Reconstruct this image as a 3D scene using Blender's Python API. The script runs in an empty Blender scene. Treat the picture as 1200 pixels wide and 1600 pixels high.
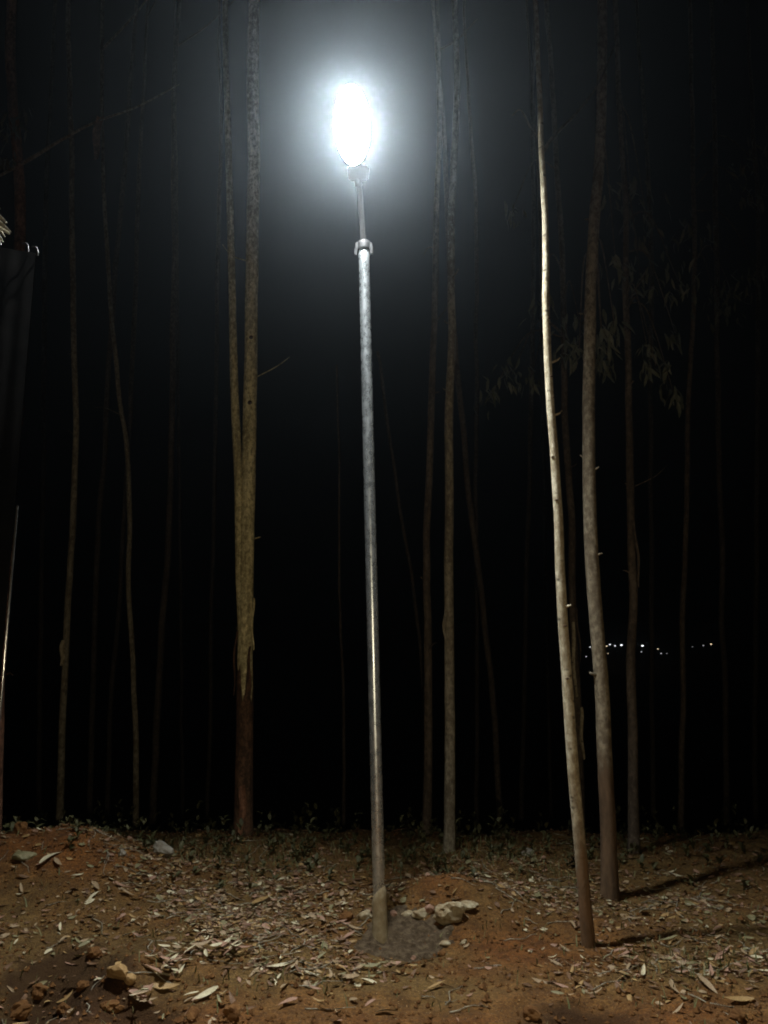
import bpy, bmesh, math, random
import numpy as np
from mathutils import Vector, Matrix, Euler

S = bpy.context.scene
C = S.collection
R = math.radians
random.seed(11)
RNG = np.random.default_rng(11)

# ------------------------------------------------------------------ camera
F_PX, CX, CY = 1200.0, 600.0, 800.0          # focal length in photo pixels (1200 x 1600)
PITCH = R(9.9)
CAM = Vector((0.0, 0.0, 1.6))
cam_d = bpy.data.cameras.new('camera')
cam_d.sensor_fit = 'VERTICAL'
cam_d.sensor_height = 24.0
cam_d.lens = 24.0 * F_PX / 1600.0
cam_d.clip_start = 0.05
cam_d.clip_end = 3000
cam = bpy.data.objects.new('camera', cam_d)
C.objects.link(cam)
cam.location = CAM
cam.rotation_euler = (R(90) + PITCH, 0, 0)
S.camera = cam

# ------------------------------------------------------------------ night sky, exposure
W = bpy.data.worlds.new('World')
S.world = W
W.use_nodes = True
wn = W.node_tree
wn.nodes.clear()
sky = wn.nodes.new('ShaderNodeTexSky')
sky.sky_type = 'NISHITA'
sky.sun_disc = False
sky.sun_elevation = R(-4.0)
sky.sun_rotation = R(180)
bg = wn.nodes.new('ShaderNodeBackground')
bg.inputs['Strength'].default_value = 0.004
wo = wn.nodes.new('ShaderNodeOutputWorld')
wn.links.new(sky.outputs[0], bg.inputs['Color'])
wn.links.new(bg.outputs[0], wo.inputs['Surface'])

S.view_settings.view_transform = 'Standard'
S.view_settings.look = 'None'
S.view_settings.gamma = 1.0
S.view_settings.exposure = 0.0
S.view_settings.use_curve_mapping = False
S.render.engine = 'CYCLES'
S.cycles.use_denoising = True
S.cycles.max_bounces = 5
S.cycles.diffuse_bounces = 2
S.cycles.glossy_bounces = 2
S.cycles.volume_bounces = 0
S.cycles.sample_clamp_indirect = 3.0
S.cycles.use_light_tree = True
S.cycles.pixel_filter_type = 'BLACKMAN_HARRIS'
S.cycles.filter_width = 1.9

# lamp strengths
LENS_STRENGTH = 2500.0        # the lit street lamp (its light comes from its own lens)
TORCH_WATTS = 172.0          # the photographer's torch: its glint stands on the steel pole at eye height

td = bpy.data.lights.new('torch', 'SPOT')
td.energy = TORCH_WATTS
td.color = (1.0, 0.84, 0.58)
td.spot_size = R(92)
td.spot_blend = 1.0
td.shadow_soft_size = 0.02
torch = bpy.data.objects.new('torch', td)
C.objects.link(torch)
torch.location = (0.03, -0.35, 1.50)
torch.rotation_euler = (R(87), 0, 0)

# ------------------------------------------------------------------ small maths
def hashn(ix, iy, seed=0):
    n = (ix.astype(np.int64) * 374761393 + iy.astype(np.int64) * 668265263 + seed * 982451653) & 0x7fffffff
    n = (n ^ (n >> 13)) * 1274126177 & 0x7fffffff
    n = n ^ (n >> 16)
    return (n & 0xffff) / 65535.0

def vnoise(x, y, seed=0):
    x = np.asarray(x, float); y = np.asarray(y, float)
    ix = np.floor(x); iy = np.floor(y)
    fx = x - ix; fy = y - iy
    fx = fx * fx * (3 - 2 * fx); fy = fy * fy * (3 - 2 * fy)
    a = hashn(ix, iy, seed); b = hashn(ix + 1, iy, seed)
    c = hashn(ix, iy + 1, seed); d = hashn(ix + 1, iy + 1, seed)
    return (a * (1 - fx) + b * fx) * (1 - fy) + (c * (1 - fx) + d * fx) * fy

def fbm(x, y, seed=0, octv=4):
    s = 0; a = 0.5
    for k in range(octv):
        s = s + a * (vnoise(np.asarray(x) * 2 ** k + 17.3 * k, np.asarray(y) * 2 ** k - 9.1 * k, seed + k) * 2 - 1)
        a *= 0.5
    return s

def sstep(a, b, x):
    t = np.clip((np.asarray(x, float) - a) / (b - a), 0, 1)
    return t * t * (3 - 2 * t)

def gauss(x, y, cx, cy, rx, ry):
    return np.exp(-((x - cx) / rx) ** 2 - ((y - cy) / ry) ** 2)

FWD = Vector((0, math.cos(PITCH), math.sin(PITCH)))
UP = Vector((0, -math.sin(PITCH), math.cos(PITCH)))

def ray(px, py):
    return FWD + Vector((1, 0, 0)) * ((px - CX) / F_PX) + UP * ((CY - py) / F_PX)

def at(px, py, Y):
    d = ray(px, py)
    return CAM + d * ((Y - CAM.y) / d.y)

def depth(p):
    return (Vector(p) - CAM).dot(FWD)

def project(x, y, z):
    dx = x; dy = y; dz = z - CAM.z
    dep = dy * math.cos(PITCH) + dz * math.sin(PITCH)
    up = -dy * math.sin(PITCH) + dz * math.cos(PITCH)
    return CX + F_PX * dx / dep, CY - F_PX * up / dep

# the lie of the land: a flat road shoulder with spoil heaps, then a slope down into a valley and a far hillside
def gz(x, y, fine=True):
    x = np.asarray(x, float); y = np.asarray(y, float)
    z = -0.27 * np.clip(y - 7.1, 0, 14) - 0.07 * np.clip(y - 21.1, 0, None)
    z = np.maximum(z, -14 - 0 * y)
    z = z + 30.0 * sstep(190, 480, y) - 3.0 * sstep(500, 640, y)
    z = z + 0.31 * gauss(x, y, -2.20, 5.70, 0.72, 0.50)       # spoil heap
    z = z + 0.16 * gauss(x, y, -3.3, 5.6, 0.8, 0.6)
    z = z + 0.17 * gauss(x, y, 0.40, 5.15, 0.36, 0.24)        # small heap behind the footing
    z = z - 0.10 * gauss(x, y, 0.10, 4.55, 0.30, 0.22)        # the dug hole
    z = z - 0.22 * gauss(x, y, -1.62, 4.02, 0.24, 0.34)       # rut at the lower left
    z = z - 0.12 * gauss(x, y, -1.05, 3.72, 0.16, 0.16)
    z = z + 0.10 * gauss(x, y, -1.25, 4.00, 0.16, 0.2)
    z = z - 0.10 * gauss(x, y, 0.86, 3.62, 0.16, 0.16)
    near = 1 - sstep(9, 14, y)
    z = z + near * (0.055 * fbm(x * 1.1, y * 1.1, 3, 3))
    z = z + near * 0.11 * sstep(5.9, 7.2, y) * fbm(x * 0.9 + 3, y * 0.9, 13, 3)
    if fine:
        z = z + near * (0.034 * fbm(x * 5.0, y * 5.0, 21, 4))
        cl = np.clip(fbm(x * 13, y * 13, 41, 3), 0, 1)
        rough = 0.35 + 1.0 * gauss(x, y, -1.6, 3.8, 0.8, 0.6) + 0.5 * gauss(x, y, 0.6, 3.6, 1.2, 0.5)
        z = z + near * 0.045 * cl * rough
    far = sstep(12, 60, y)
    z = z + far * 1.2 * fbm(x * 0.03, y * 0.03, 8, 3)
    return z

def gz1(x, y):
    return float(gz(np.array([x]), np.array([y]))[0])

def G(px, py):
    """the point of the ground the photo shows at this pixel"""
    d = ray(px, py)
    t = 2.0
    for k in range(4000):
        p = CAM + d * t
        if p.z <= gz1(p.x, p.y):
            return p
        t += 0.01
    return p

# ------------------------------------------------------------------ object helpers
def tag(o, label=None, cat=None, group=None, kind=None):
    if label: o['label'] = label
    if cat: o['category'] = cat
    if group: o['group'] = group
    if kind: o['kind'] = kind
    return o

def empty(name, loc, rot=(0, 0, 0)):
    o = bpy.data.objects.new(name, None)
    C.objects.link(o)
    o.location = loc
    o.rotation_euler = rot
    o.empty_display_size = 0.1
    return o

def link_mesh(name, me, parent=None, loc=None, rot=None):
    o = bpy.data.objects.new(name, me)
    C.objects.link(o)
    if parent: o.parent = parent
    if loc is not None: o.location = loc
    if rot is not None: o.rotation_euler = rot
    return o

def mesh_from(name, verts, faces, mats, smooth=True, fmat=None):
    me = bpy.data.meshes.new(name)
    me.from_pydata([tuple(v) for v in verts], [], faces)
    for m in (mats if isinstance(mats, (list, tuple)) else [mats]):
        me.materials.append(m)
    if smooth:
        me.polygons.foreach_set('use_smooth', [True] * len(me.polygons))
    if fmat is not None:
        me.polygons.foreach_set('material_index', fmat)
    me.update()
    return me

def bm_mesh(name, bm, mats, smooth=False):
    bmesh.ops.recalc_face_normals(bm, faces=bm.faces)
    me = bpy.data.meshes.new(name)
    bm.to_mesh(me); bm.free()
    for m in (mats if isinstance(mats, (list, tuple)) else [mats]):
        me.materials.append(m)
    if smooth:
        me.polygons.foreach_set('use_smooth', [True] * len(me.polygons))
    return me

def catmull(pts, n):
    P = [np.array(p, float) for p in pts]
    P = [2 * P[0] - P[1]] + P + [2 * P[-1] - P[-2]]
    out = []
    segs = len(P) - 3
    for i in range(segs):
        p0, p1, p2, p3 = P[i:i + 4]
        k = max(2, n // segs)
        for j in range(k):
            t = j / k
            out.append(0.5 * ((2 * p1) + (-p0 + p2) * t + (2 * p0 - 5 * p1 + 4 * p2 - p3) * t * t + (-p0 + 3 * p1 - 3 * p2 + p3) * t ** 3))
    out.append(P[-2])
    return np.array(out)

def tube(path, radii, sides=12, rough=0.0, seed=0, cap=True, vscale=9.0, uscale=1.2):
    """verts, faces of a tube along path (world or local points)"""
    path = np.asarray(path, float)
    n = len(path)
    verts = []; faces = []
    T = np.gradient(path, axis=0)
    ref = np.array([1.0, 0, 0])
    for i in range(n):
        t = T[i] / (np.linalg.norm(T[i]) + 1e-9)
        a = ref - t * ref.dot(t)
        if np.linalg.norm(a) < 1e-3:
            a = np.array([0, 1.0, 0]) - t * t[1]
        a /= np.linalg.norm(a)
        b = np.cross(t, a)
        ang = np.arange(sides) * 2 * math.pi / sides
        r = np.full(sides, radii[i])
        if rough:
            hgt = path[i][2]
            r = r * (1 + rough * fbm(np.cos(ang) * uscale + 5, np.sin(ang) * uscale + hgt * vscale, seed, 3)
                     + rough * 0.8 * fbm(np.cos(ang) * 3 + 9, np.sin(ang) * 3 + hgt * 1.3, seed + 5, 2))
        for k in range(sides):
            verts.append(path[i] + (a * math.cos(ang[k]) + b * math.sin(ang[k])) * r[k])
    for i in range(n - 1):
        for k in range(sides):
            k2 = (k + 1) % sides
            faces.append((i * sides + k, i * sides + k2, (i + 1) * sides + k2, (i + 1) * sides + k))
    if cap:
        faces.append(tuple(range(sides))[::-1])
        faces.append(tuple((n - 1) * sides + k for k in range(sides)))
    return verts, faces

# ------------------------------------------------------------------ materials
def newmat(name):
    m = bpy.data.materials.new(name)
    m.use_nodes = True
    nt = m.node_tree
    b = nt.nodes['Principled BSDF']
    return m, nt, b

def node(nt, typ, **kw):
    n = nt.nodes.new(typ)
    for k, v in kw.items():
        if k in n.inputs: n.inputs[k].default_value = v
        else: setattr(n, k, v)
    return n

def coords(nt, scale=(1, 1, 1), kind='Object', loc=(0, 0, 0)):
    tc = nt.nodes.new('ShaderNodeTexCoord')
    mp = nt.nodes.new('ShaderNodeMapping')
    mp.inputs['Scale'].default_value = scale
    mp.inputs['Location'].default_value = loc
    nt.links.new(tc.outputs[kind], mp.inputs['Vector'])
    return mp.outputs['Vector']

def noise(nt, vec, scale, detail=5, rough=0.6, dist=0.0):
    n = nt.nodes.new('ShaderNodeTexNoise')
    n.inputs['Scale'].default_value = scale
    n.inputs['Detail'].default_value = detail
    n.inputs['Roughness'].default_value = rough
    n.inputs['Distortion'].default_value = dist
    nt.links.new(vec, n.inputs['Vector'])
    return n.outputs['Fac']

def ramp(nt, fac, stops):
    r = nt.nodes.new('ShaderNodeValToRGB')
    el = r.color_ramp.elements
    while len(el) > 1: el.remove(el[-1])
    el[0].position = stops[0][0]; el[0].color = (*stops[0][1], 1)
    for p, c in stops[1:]:
        e = el.new(p); e.color = (*c, 1)
    nt.links.new(fac, r.inputs['Fac'])
    return r.outputs['Color']

def framp(nt, fac, a, b, lo=0.0, hi=1.0):
    m = nt.nodes.new('ShaderNodeMapRange')
    m.inputs['From Min'].default_value = a; m.inputs['From Max'].default_value = b
    m.inputs['To Min'].default_value = lo; m.inputs['To Max'].default_value = hi
    nt.links.new(fac, m.inputs['Value'])
    return m.outputs['Result']

def mixc(nt, fac, a, b, mode='MIX'):
    m = nt.nodes.new('ShaderNodeMix')
    m.data_type = 'RGBA'; m.blend_type = mode
    for s, v in ((m.inputs[0], fac), (m.inputs[6], a), (m.inputs[7], b)):
        if hasattr(v, 'is_output') or isinstance(v, bpy.types.NodeSocket): nt.links.new(v, s)
        elif isinstance(v, (int, float)): s.default_value = v
        else: s.default_value = (*v, 1)
    return m.outputs[2]

def bump(nt, b, h, strength=0.5, dist=0.01):
    n = nt.nodes.new('ShaderNodeBump')
    n.inputs['Strength'].default_value = strength
    n.inputs['Distance'].default_value = dist
    nt.links.new(h, n.inputs['Height'])
    nt.links.new(n.outputs['Normal'], b.inputs['Normal'])

def mat_soil():
    m, nt, b = newmat('laterite_soil')
    v = coords(nt)
    big = noise(nt, v, 1.1, 4, 0.6)
    mid = noise(nt, v, 7, 6, 0.7)
    fin = noise(nt, v, 60, 4, 0.8)
    c1 = ramp(nt, mid, [(0.28, (0.070, 0.027, 0.007)), (0.45, (0.165, 0.060, 0.013)), (0.62, (0.245, 0.094, 0.021)), (0.8, (0.29, 0.145, 0.045))])
    c2 = ramp(nt, mid, [(0.3, (0.074, 0.043, 0.012)), (0.5, (0.160, 0.095, 0.027)), (0.75, (0.26, 0.162, 0.055))])
    ad_ = nt.nodes.new('ShaderNodeAttribute')
    ad_.attribute_name = 'dug'
    c = mixc(nt, ad_.outputs['Fac'], c2, c1)
    c = mixc(nt, framp(nt, fin, 0.35, 0.7), c, (0.045, 0.024, 0.011))
    spk = noise(nt, v, 140, 2, 0.5)
    c = mixc(nt, framp(nt, spk, 0.66, 0.72), c, (0.34, 0.22, 0.10))
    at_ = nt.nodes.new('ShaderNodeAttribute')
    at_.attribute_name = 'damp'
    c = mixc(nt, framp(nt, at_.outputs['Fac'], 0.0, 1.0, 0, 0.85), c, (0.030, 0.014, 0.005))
    nt.links.new(c, b.inputs['Base Color'])
    b.inputs['Roughness'].default_value = 0.95
    b.inputs['Specular IOR Level'].default_value = 0.15
    hh = node(nt, 'ShaderNodeMath', operation='ADD')
    nt.links.new(mid, hh.inputs[0]); nt.links.new(fin, hh.inputs[1])
    bump(nt, b, hh.outputs[0], 0.9, 0.02)
    return m

def mat_simple(name, stops, scale=14, rough=0.85, spec=0.2, bmp=0.3, bd=0.004, detail=5, sc=(1, 1, 1), metal=0.0):
    m, nt, b = newmat(name)
    v = coords(nt, sc)
    n = noise(nt, v, scale, detail, 0.65)
    c = ramp(nt, n, stops)
    nt.links.new(c, b.inputs['Base Color'])
    b.inputs['Roughness'].default_value = rough
    b.inputs['Specular IOR Level'].default_value = spec
    b.inputs['Metallic'].default_value = metal
    if bmp: bump(nt, b, n, bmp, bd)
    return m

def mat_bark(name, pale, mid, dark, streak=0.5, scars=0.0, mott=3.0, rough=0.8, foot=None):
    """smooth gum bark: vertical streaks, blotches and, where asked, dark horizontal scars"""
    m, nt, b = newmat(name)
    vs = coords(nt, (26, 26, 1.1))
    st = noise(nt, vs, 1.0, 4, 0.6)
    vb = coords(nt, (9, 9, 2.6))
    bl = noise(nt, vb, mott / 3, 5, 0.65, 0.4)
    fine = noise(nt, coords(nt, (60, 60, 40)), 1.0, 3, 0.7)
    c = ramp(nt, bl, [(0.30, dark), (0.47, mid), (0.62, pale), (0.85, tuple(min(1, k * 1.12) for k in pale))])
    c = mixc(nt, framp(nt, st, 0.45, 0.72, 0, streak), c, dark)
    c = mixc(nt, framp(nt, fine, 0.5, 0.8, 0, 0.45), c, mid)
    spk = noise(nt, coords(nt, (34, 34, 22)), 1.0, 3, 0.75)
    c = mixc(nt, framp(nt, spk, 0.50, 0.60, 0, 0.75), c, dark)
    c = mixc(nt, framp(nt, spk, 0.36, 0.46, 0.6, 0), c, tuple(min(1, k * 1.25) for k in pale))
    h = st
    if scars:
        vv = coords(nt, (11, 11, 11))
        vo = nt.nodes.new('ShaderNodeTexVoronoi')
        vo.inputs['Scale'].default_value = 1.0
        mp = coords(nt, (13, 13, 19))
        nt.links.new(mp, vo.inputs['Vector'])
        sc = framp(nt, vo.outputs['Distance'], 0.10, 0.22, scars, 0)
        c = mixc(nt, sc, c, (0.03, 0.024, 0.016))
        vo2 = nt.nodes.new('ShaderNodeTexVoronoi')
        vo2.inputs['Scale'].default_value = 1.0
        mp2 = coords(nt, (7, 7, 70))
        nt.links.new(mp2, vo2.inputs['Vector'])
        sc2 = framp(nt, vo2.outputs['Distance'], 0.14, 0.25, scars * 0.7, 0)
        c = mixc(nt, sc2, c, mid)
    if foot:
        z0, z1, fc = foot
        tc = nt.nodes.new('ShaderNodeTexCoord')
        sx = nt.nodes.new('ShaderNodeSeparateXYZ')
        nt.links.new(tc.outputs['Object'], sx.inputs[0])
        wob = node(nt, 'ShaderNodeMath', operation='MULTIPLY_ADD')
        nt.links.new(bl, wob.inputs[0]); wob.inputs[1].default_value = 1.1 * (z1 - z0) + 0.25
        nt.links.new(sx.outputs['Z'], wob.inputs[2])
        fcol = mixc(nt, framp(nt, bl, 0.35, 0.6), fc, tuple(k * 0.5 for k in fc))
        c = mixc(nt, framp(nt, wob.outputs[0], z0 + 0.55 * (z1 - z0) + 0.12, z1 + 0.55 * (z1 - z0) + 0.12, 1, 0), c, fcol)
    nt.links.new(c, b.inputs['Base Color'])
    b.inputs['Roughness'].default_value = rough
    b.inputs['Specular IOR Level'].default_value = 0.25
    hh = node(nt, 'ShaderNodeMath', operation='ADD')
    nt.links.new(h, hh.inputs[0]); nt.links.new(fine, hh.inputs[1])
    bump(nt, b, hh.outputs[0], 0.55, 0.008)
    return m

def mat_leaf(name, a, bcol, rough=0.65):
    m, nt, b = newmat(name)
    n = noise(nt, coords(nt), 30, 4, 0.6)
    c = ramp(nt, n, [(0.35, a), (0.65, bcol)])
    nt.links.new(c, b.inputs['Base Color'])
    b.inputs['Roughness'].default_value = rough
    b.inputs['Specular IOR Level'].default_value = 0.3
    return m

def mat_galv():
    m, nt, b = newmat('galvanised_steel')
    v = coords(nt, (1, 1, 0.6))
    n = noise(nt, v, 24, 6, 0.7)
    vo = nt.nodes.new('ShaderNodeTexVoronoi')
    vo.inputs['Scale'].default_value = 60
    nt.links.new(v, vo.inputs['Vector'])
    sp = nt.nodes.new('ShaderNodeSeparateColor')
    nt.links.new(vo.outputs['Color'], sp.inputs[0])
    c = ramp(nt, n, [(0.3, (0.28, 0.31, 0.31)), (0.5, (0.48, 0.52, 0.52)), (0.7, (0.66, 0.70, 0.70))])
    c = mixc(nt, framp(nt, sp.outputs[0], 0.2, 1.0, 0, 0.35), c, (0.68, 0.72, 0.72))
    nt.links.new(c, b.inputs['Base Color'])
    b.inputs['Metallic'].default_value = 0.80
    r = framp(nt, n, 0.3, 0.7, 0.20, 0.38)
    nt.links.new(r, b.inputs['Roughness'])
    bump(nt, b, n, 0.12, 0.002)
    return m

M = {}
M['soil'] = mat_soil()
M['galv'] = mat_galv()
M['plain_steel'] = mat_simple('grey_steel', [(0.3, (0.06, 0.06, 0.06)), (0.7, (0.11, 0.11, 0.11))], 30, 0.6, 0.3, 0.1, 0.001, metal=0.3)
M['housing'] = mat_simple('grey_lamp_shell', [(0.3, (0.15, 0.15, 0.15)), (0.7, (0.21, 0.21, 0.21))], 12, 0.5, 0.4, 0.05, 0.001)
M['solar'] = mat_simple('dark_solar_glass', [(0.3, (0.010, 0.014, 0.03)), (0.7, (0.018, 0.022, 0.05))], 8, 0.15, 0.5, 0)
M['mud_sleeve'] = mat_simple('dried_cement_slurry', [(0.3, (0.24, 0.19, 0.11)), (0.5, (0.34, 0.28, 0.17)), (0.7, (0.42, 0.36, 0.24))], 22, 0.9, 0.15, 0.6, 0.006)
M['cement'] = mat_simple('wet_cement', [(0.3, (0.030, 0.020, 0.010)), (0.5, (0.075, 0.052, 0.029)), (0.7, (0.14, 0.105, 0.062))], 30, 0.95, 0.12, 1.0, 0.03, 8)
M['bark_pale'] = mat_bark('pale_gum_bark', (0.47, 0.425, 0.30), (0.33, 0.285, 0.185), (0.19, 0.15, 0.09), 0.35, 0.85, 3.4, 0.85, (0.25, 0.95, (0.17, 0.10, 0.05)))
M['bark_thick'] = mat_bark('thick_mottled_bark', (0.27, 0.23, 0.155), (0.18, 0.145, 0.092), (0.080, 0.060, 0.036), 0.45, 0.35, 4.6, 0.85, (0.75, 1.0, (0.13, 0.082, 0.045)))
M['bark_mottled'] = mat_bark('mottled_gum_bark', (0.30, 0.275, 0.20), (0.20, 0.175, 0.12), (0.09, 0.072, 0.046), 0.5, 0.35, 3.2)
M['bark_olive'] = mat_bark('olive_peeled_bark', (0.74, 0.67, 0.38), (0.52, 0.46, 0.24), (0.19, 0.16, 0.075), 0.85, 0.0, 1.4)
M['bark_brown'] = mat_bark('brown_gum_bark', (0.135, 0.108, 0.078), (0.085, 0.066, 0.047), (0.040, 0.030, 0.021), 0.55, 0.3, 3.0)
M['bark_dark'] = mat_bark('rough_dark_bark', (0.14, 0.075, 0.04), (0.075, 0.042, 0.022), (0.030, 0.018, 0.010), 0.7, 0.0, 4.5, 0.95)
M['bark_red'] = mat_bark('loose_red_bark', (0.28, 0.14, 0.075), (0.18, 0.085, 0.045), (0.08, 0.04, 0.022), 0.5, 0.0, 3.0, 0.9)
M['green_leaf'] = mat_leaf('gum_leaf_green', (0.07, 0.085, 0.055), (0.12, 0.125, 0.09), 0.45)
M['weed'] = mat_leaf('weed_green', (0.035, 0.036, 0.012), (0.075, 0.07, 0.024))
M['grass'] = mat_leaf('grass_dry_green', (0.06, 0.075, 0.022), (0.16, 0.14, 0.06))
LEAFC = {
    'buff': ((0.17, 0.115, 0.058), (0.30, 0.215, 0.12)),
    'pink': ((0.19, 0.10, 0.06), (0.28, 0.165, 0.105)),
    'pale': ((0.32, 0.275, 0.165), (0.50, 0.44, 0.28)),
    'ochre': ((0.20, 0.12, 0.04), (0.29, 0.185, 0.07)),
    'brown': ((0.075, 0.038, 0.017), (0.14, 0.075, 0.034)),
    'olive': ((0.12, 0.105, 0.045), (0.19, 0.165, 0.08)),
}
for k, (a, b_) in LEAFC.items():
    M['leaf_' + k] = mat_leaf('dry_leaf_' + k, a, b_)
M['rock_pale'] = mat_simple('pale_rubble', [(0.30, (0.12, 0.065, 0.025)), (0.46, (0.25, 0.195, 0.11)), (0.62, (0.38, 0.335, 0.22)), (0.8, (0.46, 0.42, 0.30))], 16, 0.9, 0.2, 0.8, 0.01)
M['rock_grey'] = mat_simple('grey_stone', [(0.3, (0.11, 0.085, 0.055)), (0.5, (0.19, 0.17, 0.13)), (0.7, (0.29, 0.265, 0.21))], 20, 0.9, 0.2, 0.7, 0.01)
M['clod'] = mat_simple('soil_clod', [(0.3, (0.06, 0.026, 0.009)), (0.6, (0.135, 0.065, 0.022)), (0.8, (0.20, 0.105, 0.038))], 18, 0.95, 0.1, 0.8, 0.01)
M['wood_cut'] = mat_simple('yellowish_wood', [(0.3, (0.17, 0.10, 0.036)), (0.6, (0.28, 0.175, 0.07)), (0.8, (0.38, 0.26, 0.12))], 12, 0.8, 0.2, 0.5, 0.006)
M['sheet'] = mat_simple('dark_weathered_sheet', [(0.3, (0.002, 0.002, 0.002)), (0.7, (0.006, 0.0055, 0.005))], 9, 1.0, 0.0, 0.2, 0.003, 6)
M['trim'] = mat_simple('thin_metal_edge', [(0.3, (0.20, 0.20, 0.19)), (0.7, (0.32, 0.32, 0.30))], 40, 0.14, 0.5, 0.25, 0.0015, metal=0.9)
M['frond'] = mat_leaf('bleached_frond', (0.50, 0.47, 0.36), (0.74, 0.72, 0.60))

def mat_emit(name, col, strength):
    m = bpy.data.materials.new(name)
    m.use_nodes = True
    nt = m.node_tree
    nt.nodes.clear()
    e = nt.nodes.new('ShaderNodeEmission')
    e.inputs['Color'].default_value = (*col, 1)
    e.inputs['Strength'].default_value = strength
    o = nt.nodes.new('ShaderNodeOutputMaterial')
    nt.links.new(e.outputs[0], o.inputs['Surface'])
    return m

M['lens'] = mat_emit('lit_led_lens', (0.93, 0.97, 1.0), LENS_STRENGTH)

# ------------------------------------------------------------------ ground
def build_ground():
    def axis(lo, hi, step, far_lo, far_hi, grow):
        a = list(np.arange(lo, hi, step))
        s = step; v = a[-1]
        while v < far_hi:
            s *= grow; v += s; a.append(min(v, far_hi))
        s = step; v = lo; pre = []
        while v > far_lo:
            s *= grow; v -= s; pre.append(max(v, far_lo))
        return np.array(pre[::-1] + a)
    xs = axis(-2.9, 3.1, 0.016, -640, 640, 1.22)
    ys = axis(3.35, 7.0, 0.015, -40, 700, 1.12)
    X, Y = np.meshgrid(xs, ys)
    Z = gz(X, Y)
    n, m_ = X.shape
    V = np.stack([X, Y, Z], -1).reshape(-1, 3)
    i = np.arange((n - 1) * (m_ - 1))
    r = i // (m_ - 1); c = i % (m_ - 1)
    a = r * m_ + c
    F = np.stack([a, a + 1, a + 1 + m_, a + m_], -1)
    me = bpy.data.meshes.new('ground')
    me.vertices.add(len(V)); me.vertices.foreach_set('co', V.ravel().astype(np.float32))
    me.loops.add(F.size); me.loops.foreach_set('vertex_index', F.ravel().astype(np.int32))
    me.polygons.add(len(F))
    me.polygons.foreach_set('loop_start', (np.arange(len(F)) * 4).astype(np.int32))
    me.polygons.foreach_set('use_smooth', np.ones(len(F), bool))
    me.update(calc_edges=True); me.validate()
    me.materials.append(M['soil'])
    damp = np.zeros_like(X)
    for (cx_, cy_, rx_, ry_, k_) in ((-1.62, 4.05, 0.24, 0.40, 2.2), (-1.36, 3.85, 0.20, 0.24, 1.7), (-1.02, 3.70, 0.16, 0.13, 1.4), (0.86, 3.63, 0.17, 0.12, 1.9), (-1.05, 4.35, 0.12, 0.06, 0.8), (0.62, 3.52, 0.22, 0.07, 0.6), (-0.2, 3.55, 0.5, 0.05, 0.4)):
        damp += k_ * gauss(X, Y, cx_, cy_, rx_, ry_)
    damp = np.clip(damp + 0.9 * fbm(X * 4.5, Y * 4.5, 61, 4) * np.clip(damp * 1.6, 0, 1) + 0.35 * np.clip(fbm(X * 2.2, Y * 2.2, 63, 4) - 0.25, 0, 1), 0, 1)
    dug = 0.65 * gauss(X, Y, 0.55, 5.0, 0.65, 0.5) + 1.0 * gauss(X, Y, -2.2, 5.6, 0.75, 0.5) + 0.9 * gauss(X, Y, 0.85, 4.4, 0.5, 0.45) + 0.8 * sstep(4.1, 3.5, Y) * (np.abs(X) < 3.5)
    dug = np.clip(dug + 0.7 * fbm(X * 3.1, Y * 3.1, 71, 4), 0, 1)
    ad_ = me.attributes.new('dug', 'FLOAT', 'POINT')
    ad_.data.foreach_set('value', dug.ravel().astype(np.float32))
    at_ = me.attributes.new('damp', 'FLOAT', 'POINT')
    at_.data.foreach_set('value', damp.ravel().astype(np.float32))
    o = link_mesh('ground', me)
    tag(o, 'bare red brown earth of the road shoulder falling away behind', None, None, 'structure')
build_ground()

# added haze volume: its scatter stands in for lens glare round the lamp
def build_haze():
    bm = bmesh.new()
    bmesh.ops.create_cube(bm, size=1.0)
    me = bm_mesh('haze', bm, [])
    m = bpy.data.materials.new('glare_haze')
    m.use_nodes = True
    nt = m.node_tree
    nt.nodes.clear()
    p = nt.nodes.new('ShaderNodeVolumePrincipled')
    p.inputs['Color'].default_value = (0.82, 0.94, 1.0, 1)
    p.inputs['Density'].default_value = 0.00092
    p.inputs['Anisotropy'].default_value = 0.925
    o_ = nt.nodes.new('ShaderNodeOutputMaterial')
    nt.links.new(p.outputs[0], o_.inputs['Volume'])
    me.materials.append(m)
    o = link_mesh('haze', me)
    o.scale = (1320, 780, 60)
    o.location = (0, 330, 30 - 18)
    tag(o, 'thin haze added in place of lens glare round the lamp', None, None, 'stuff')
build_haze()

# ------------------------------------------------------------------ trees
LEAF_VARS = []
def leaf_strip(length, width, sickle, curl, n=5, twist=0.0):
    """points of one narrow gum leaf along +x, three across"""
    v = []; f = []
    for i in range(n + 1):
        t = i / n
        w = width * (math.sin(math.pi * min(1, 0.06 + 0.94 * t ** 0.8)) ** 0.8) * 0.5
        x = length * t
        y = sickle * length * (t - 0.5) ** 2 * 2
        z = curl * length * (4 * (t - 0.5) ** 2)
        tw = twist * (t - 0.3)
        for k in (-1, 0, 1):
            v.append((x, y + k * w * math.cos(tw), z + (abs(k) * 0.35 * w) + k * w * math.sin(tw)))
    for i in range(n):
        for k in (0, 1):
            a = i * 3 + k
            f.append((a, a + 1, a + 4, a + 3))
    return v, f

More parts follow.
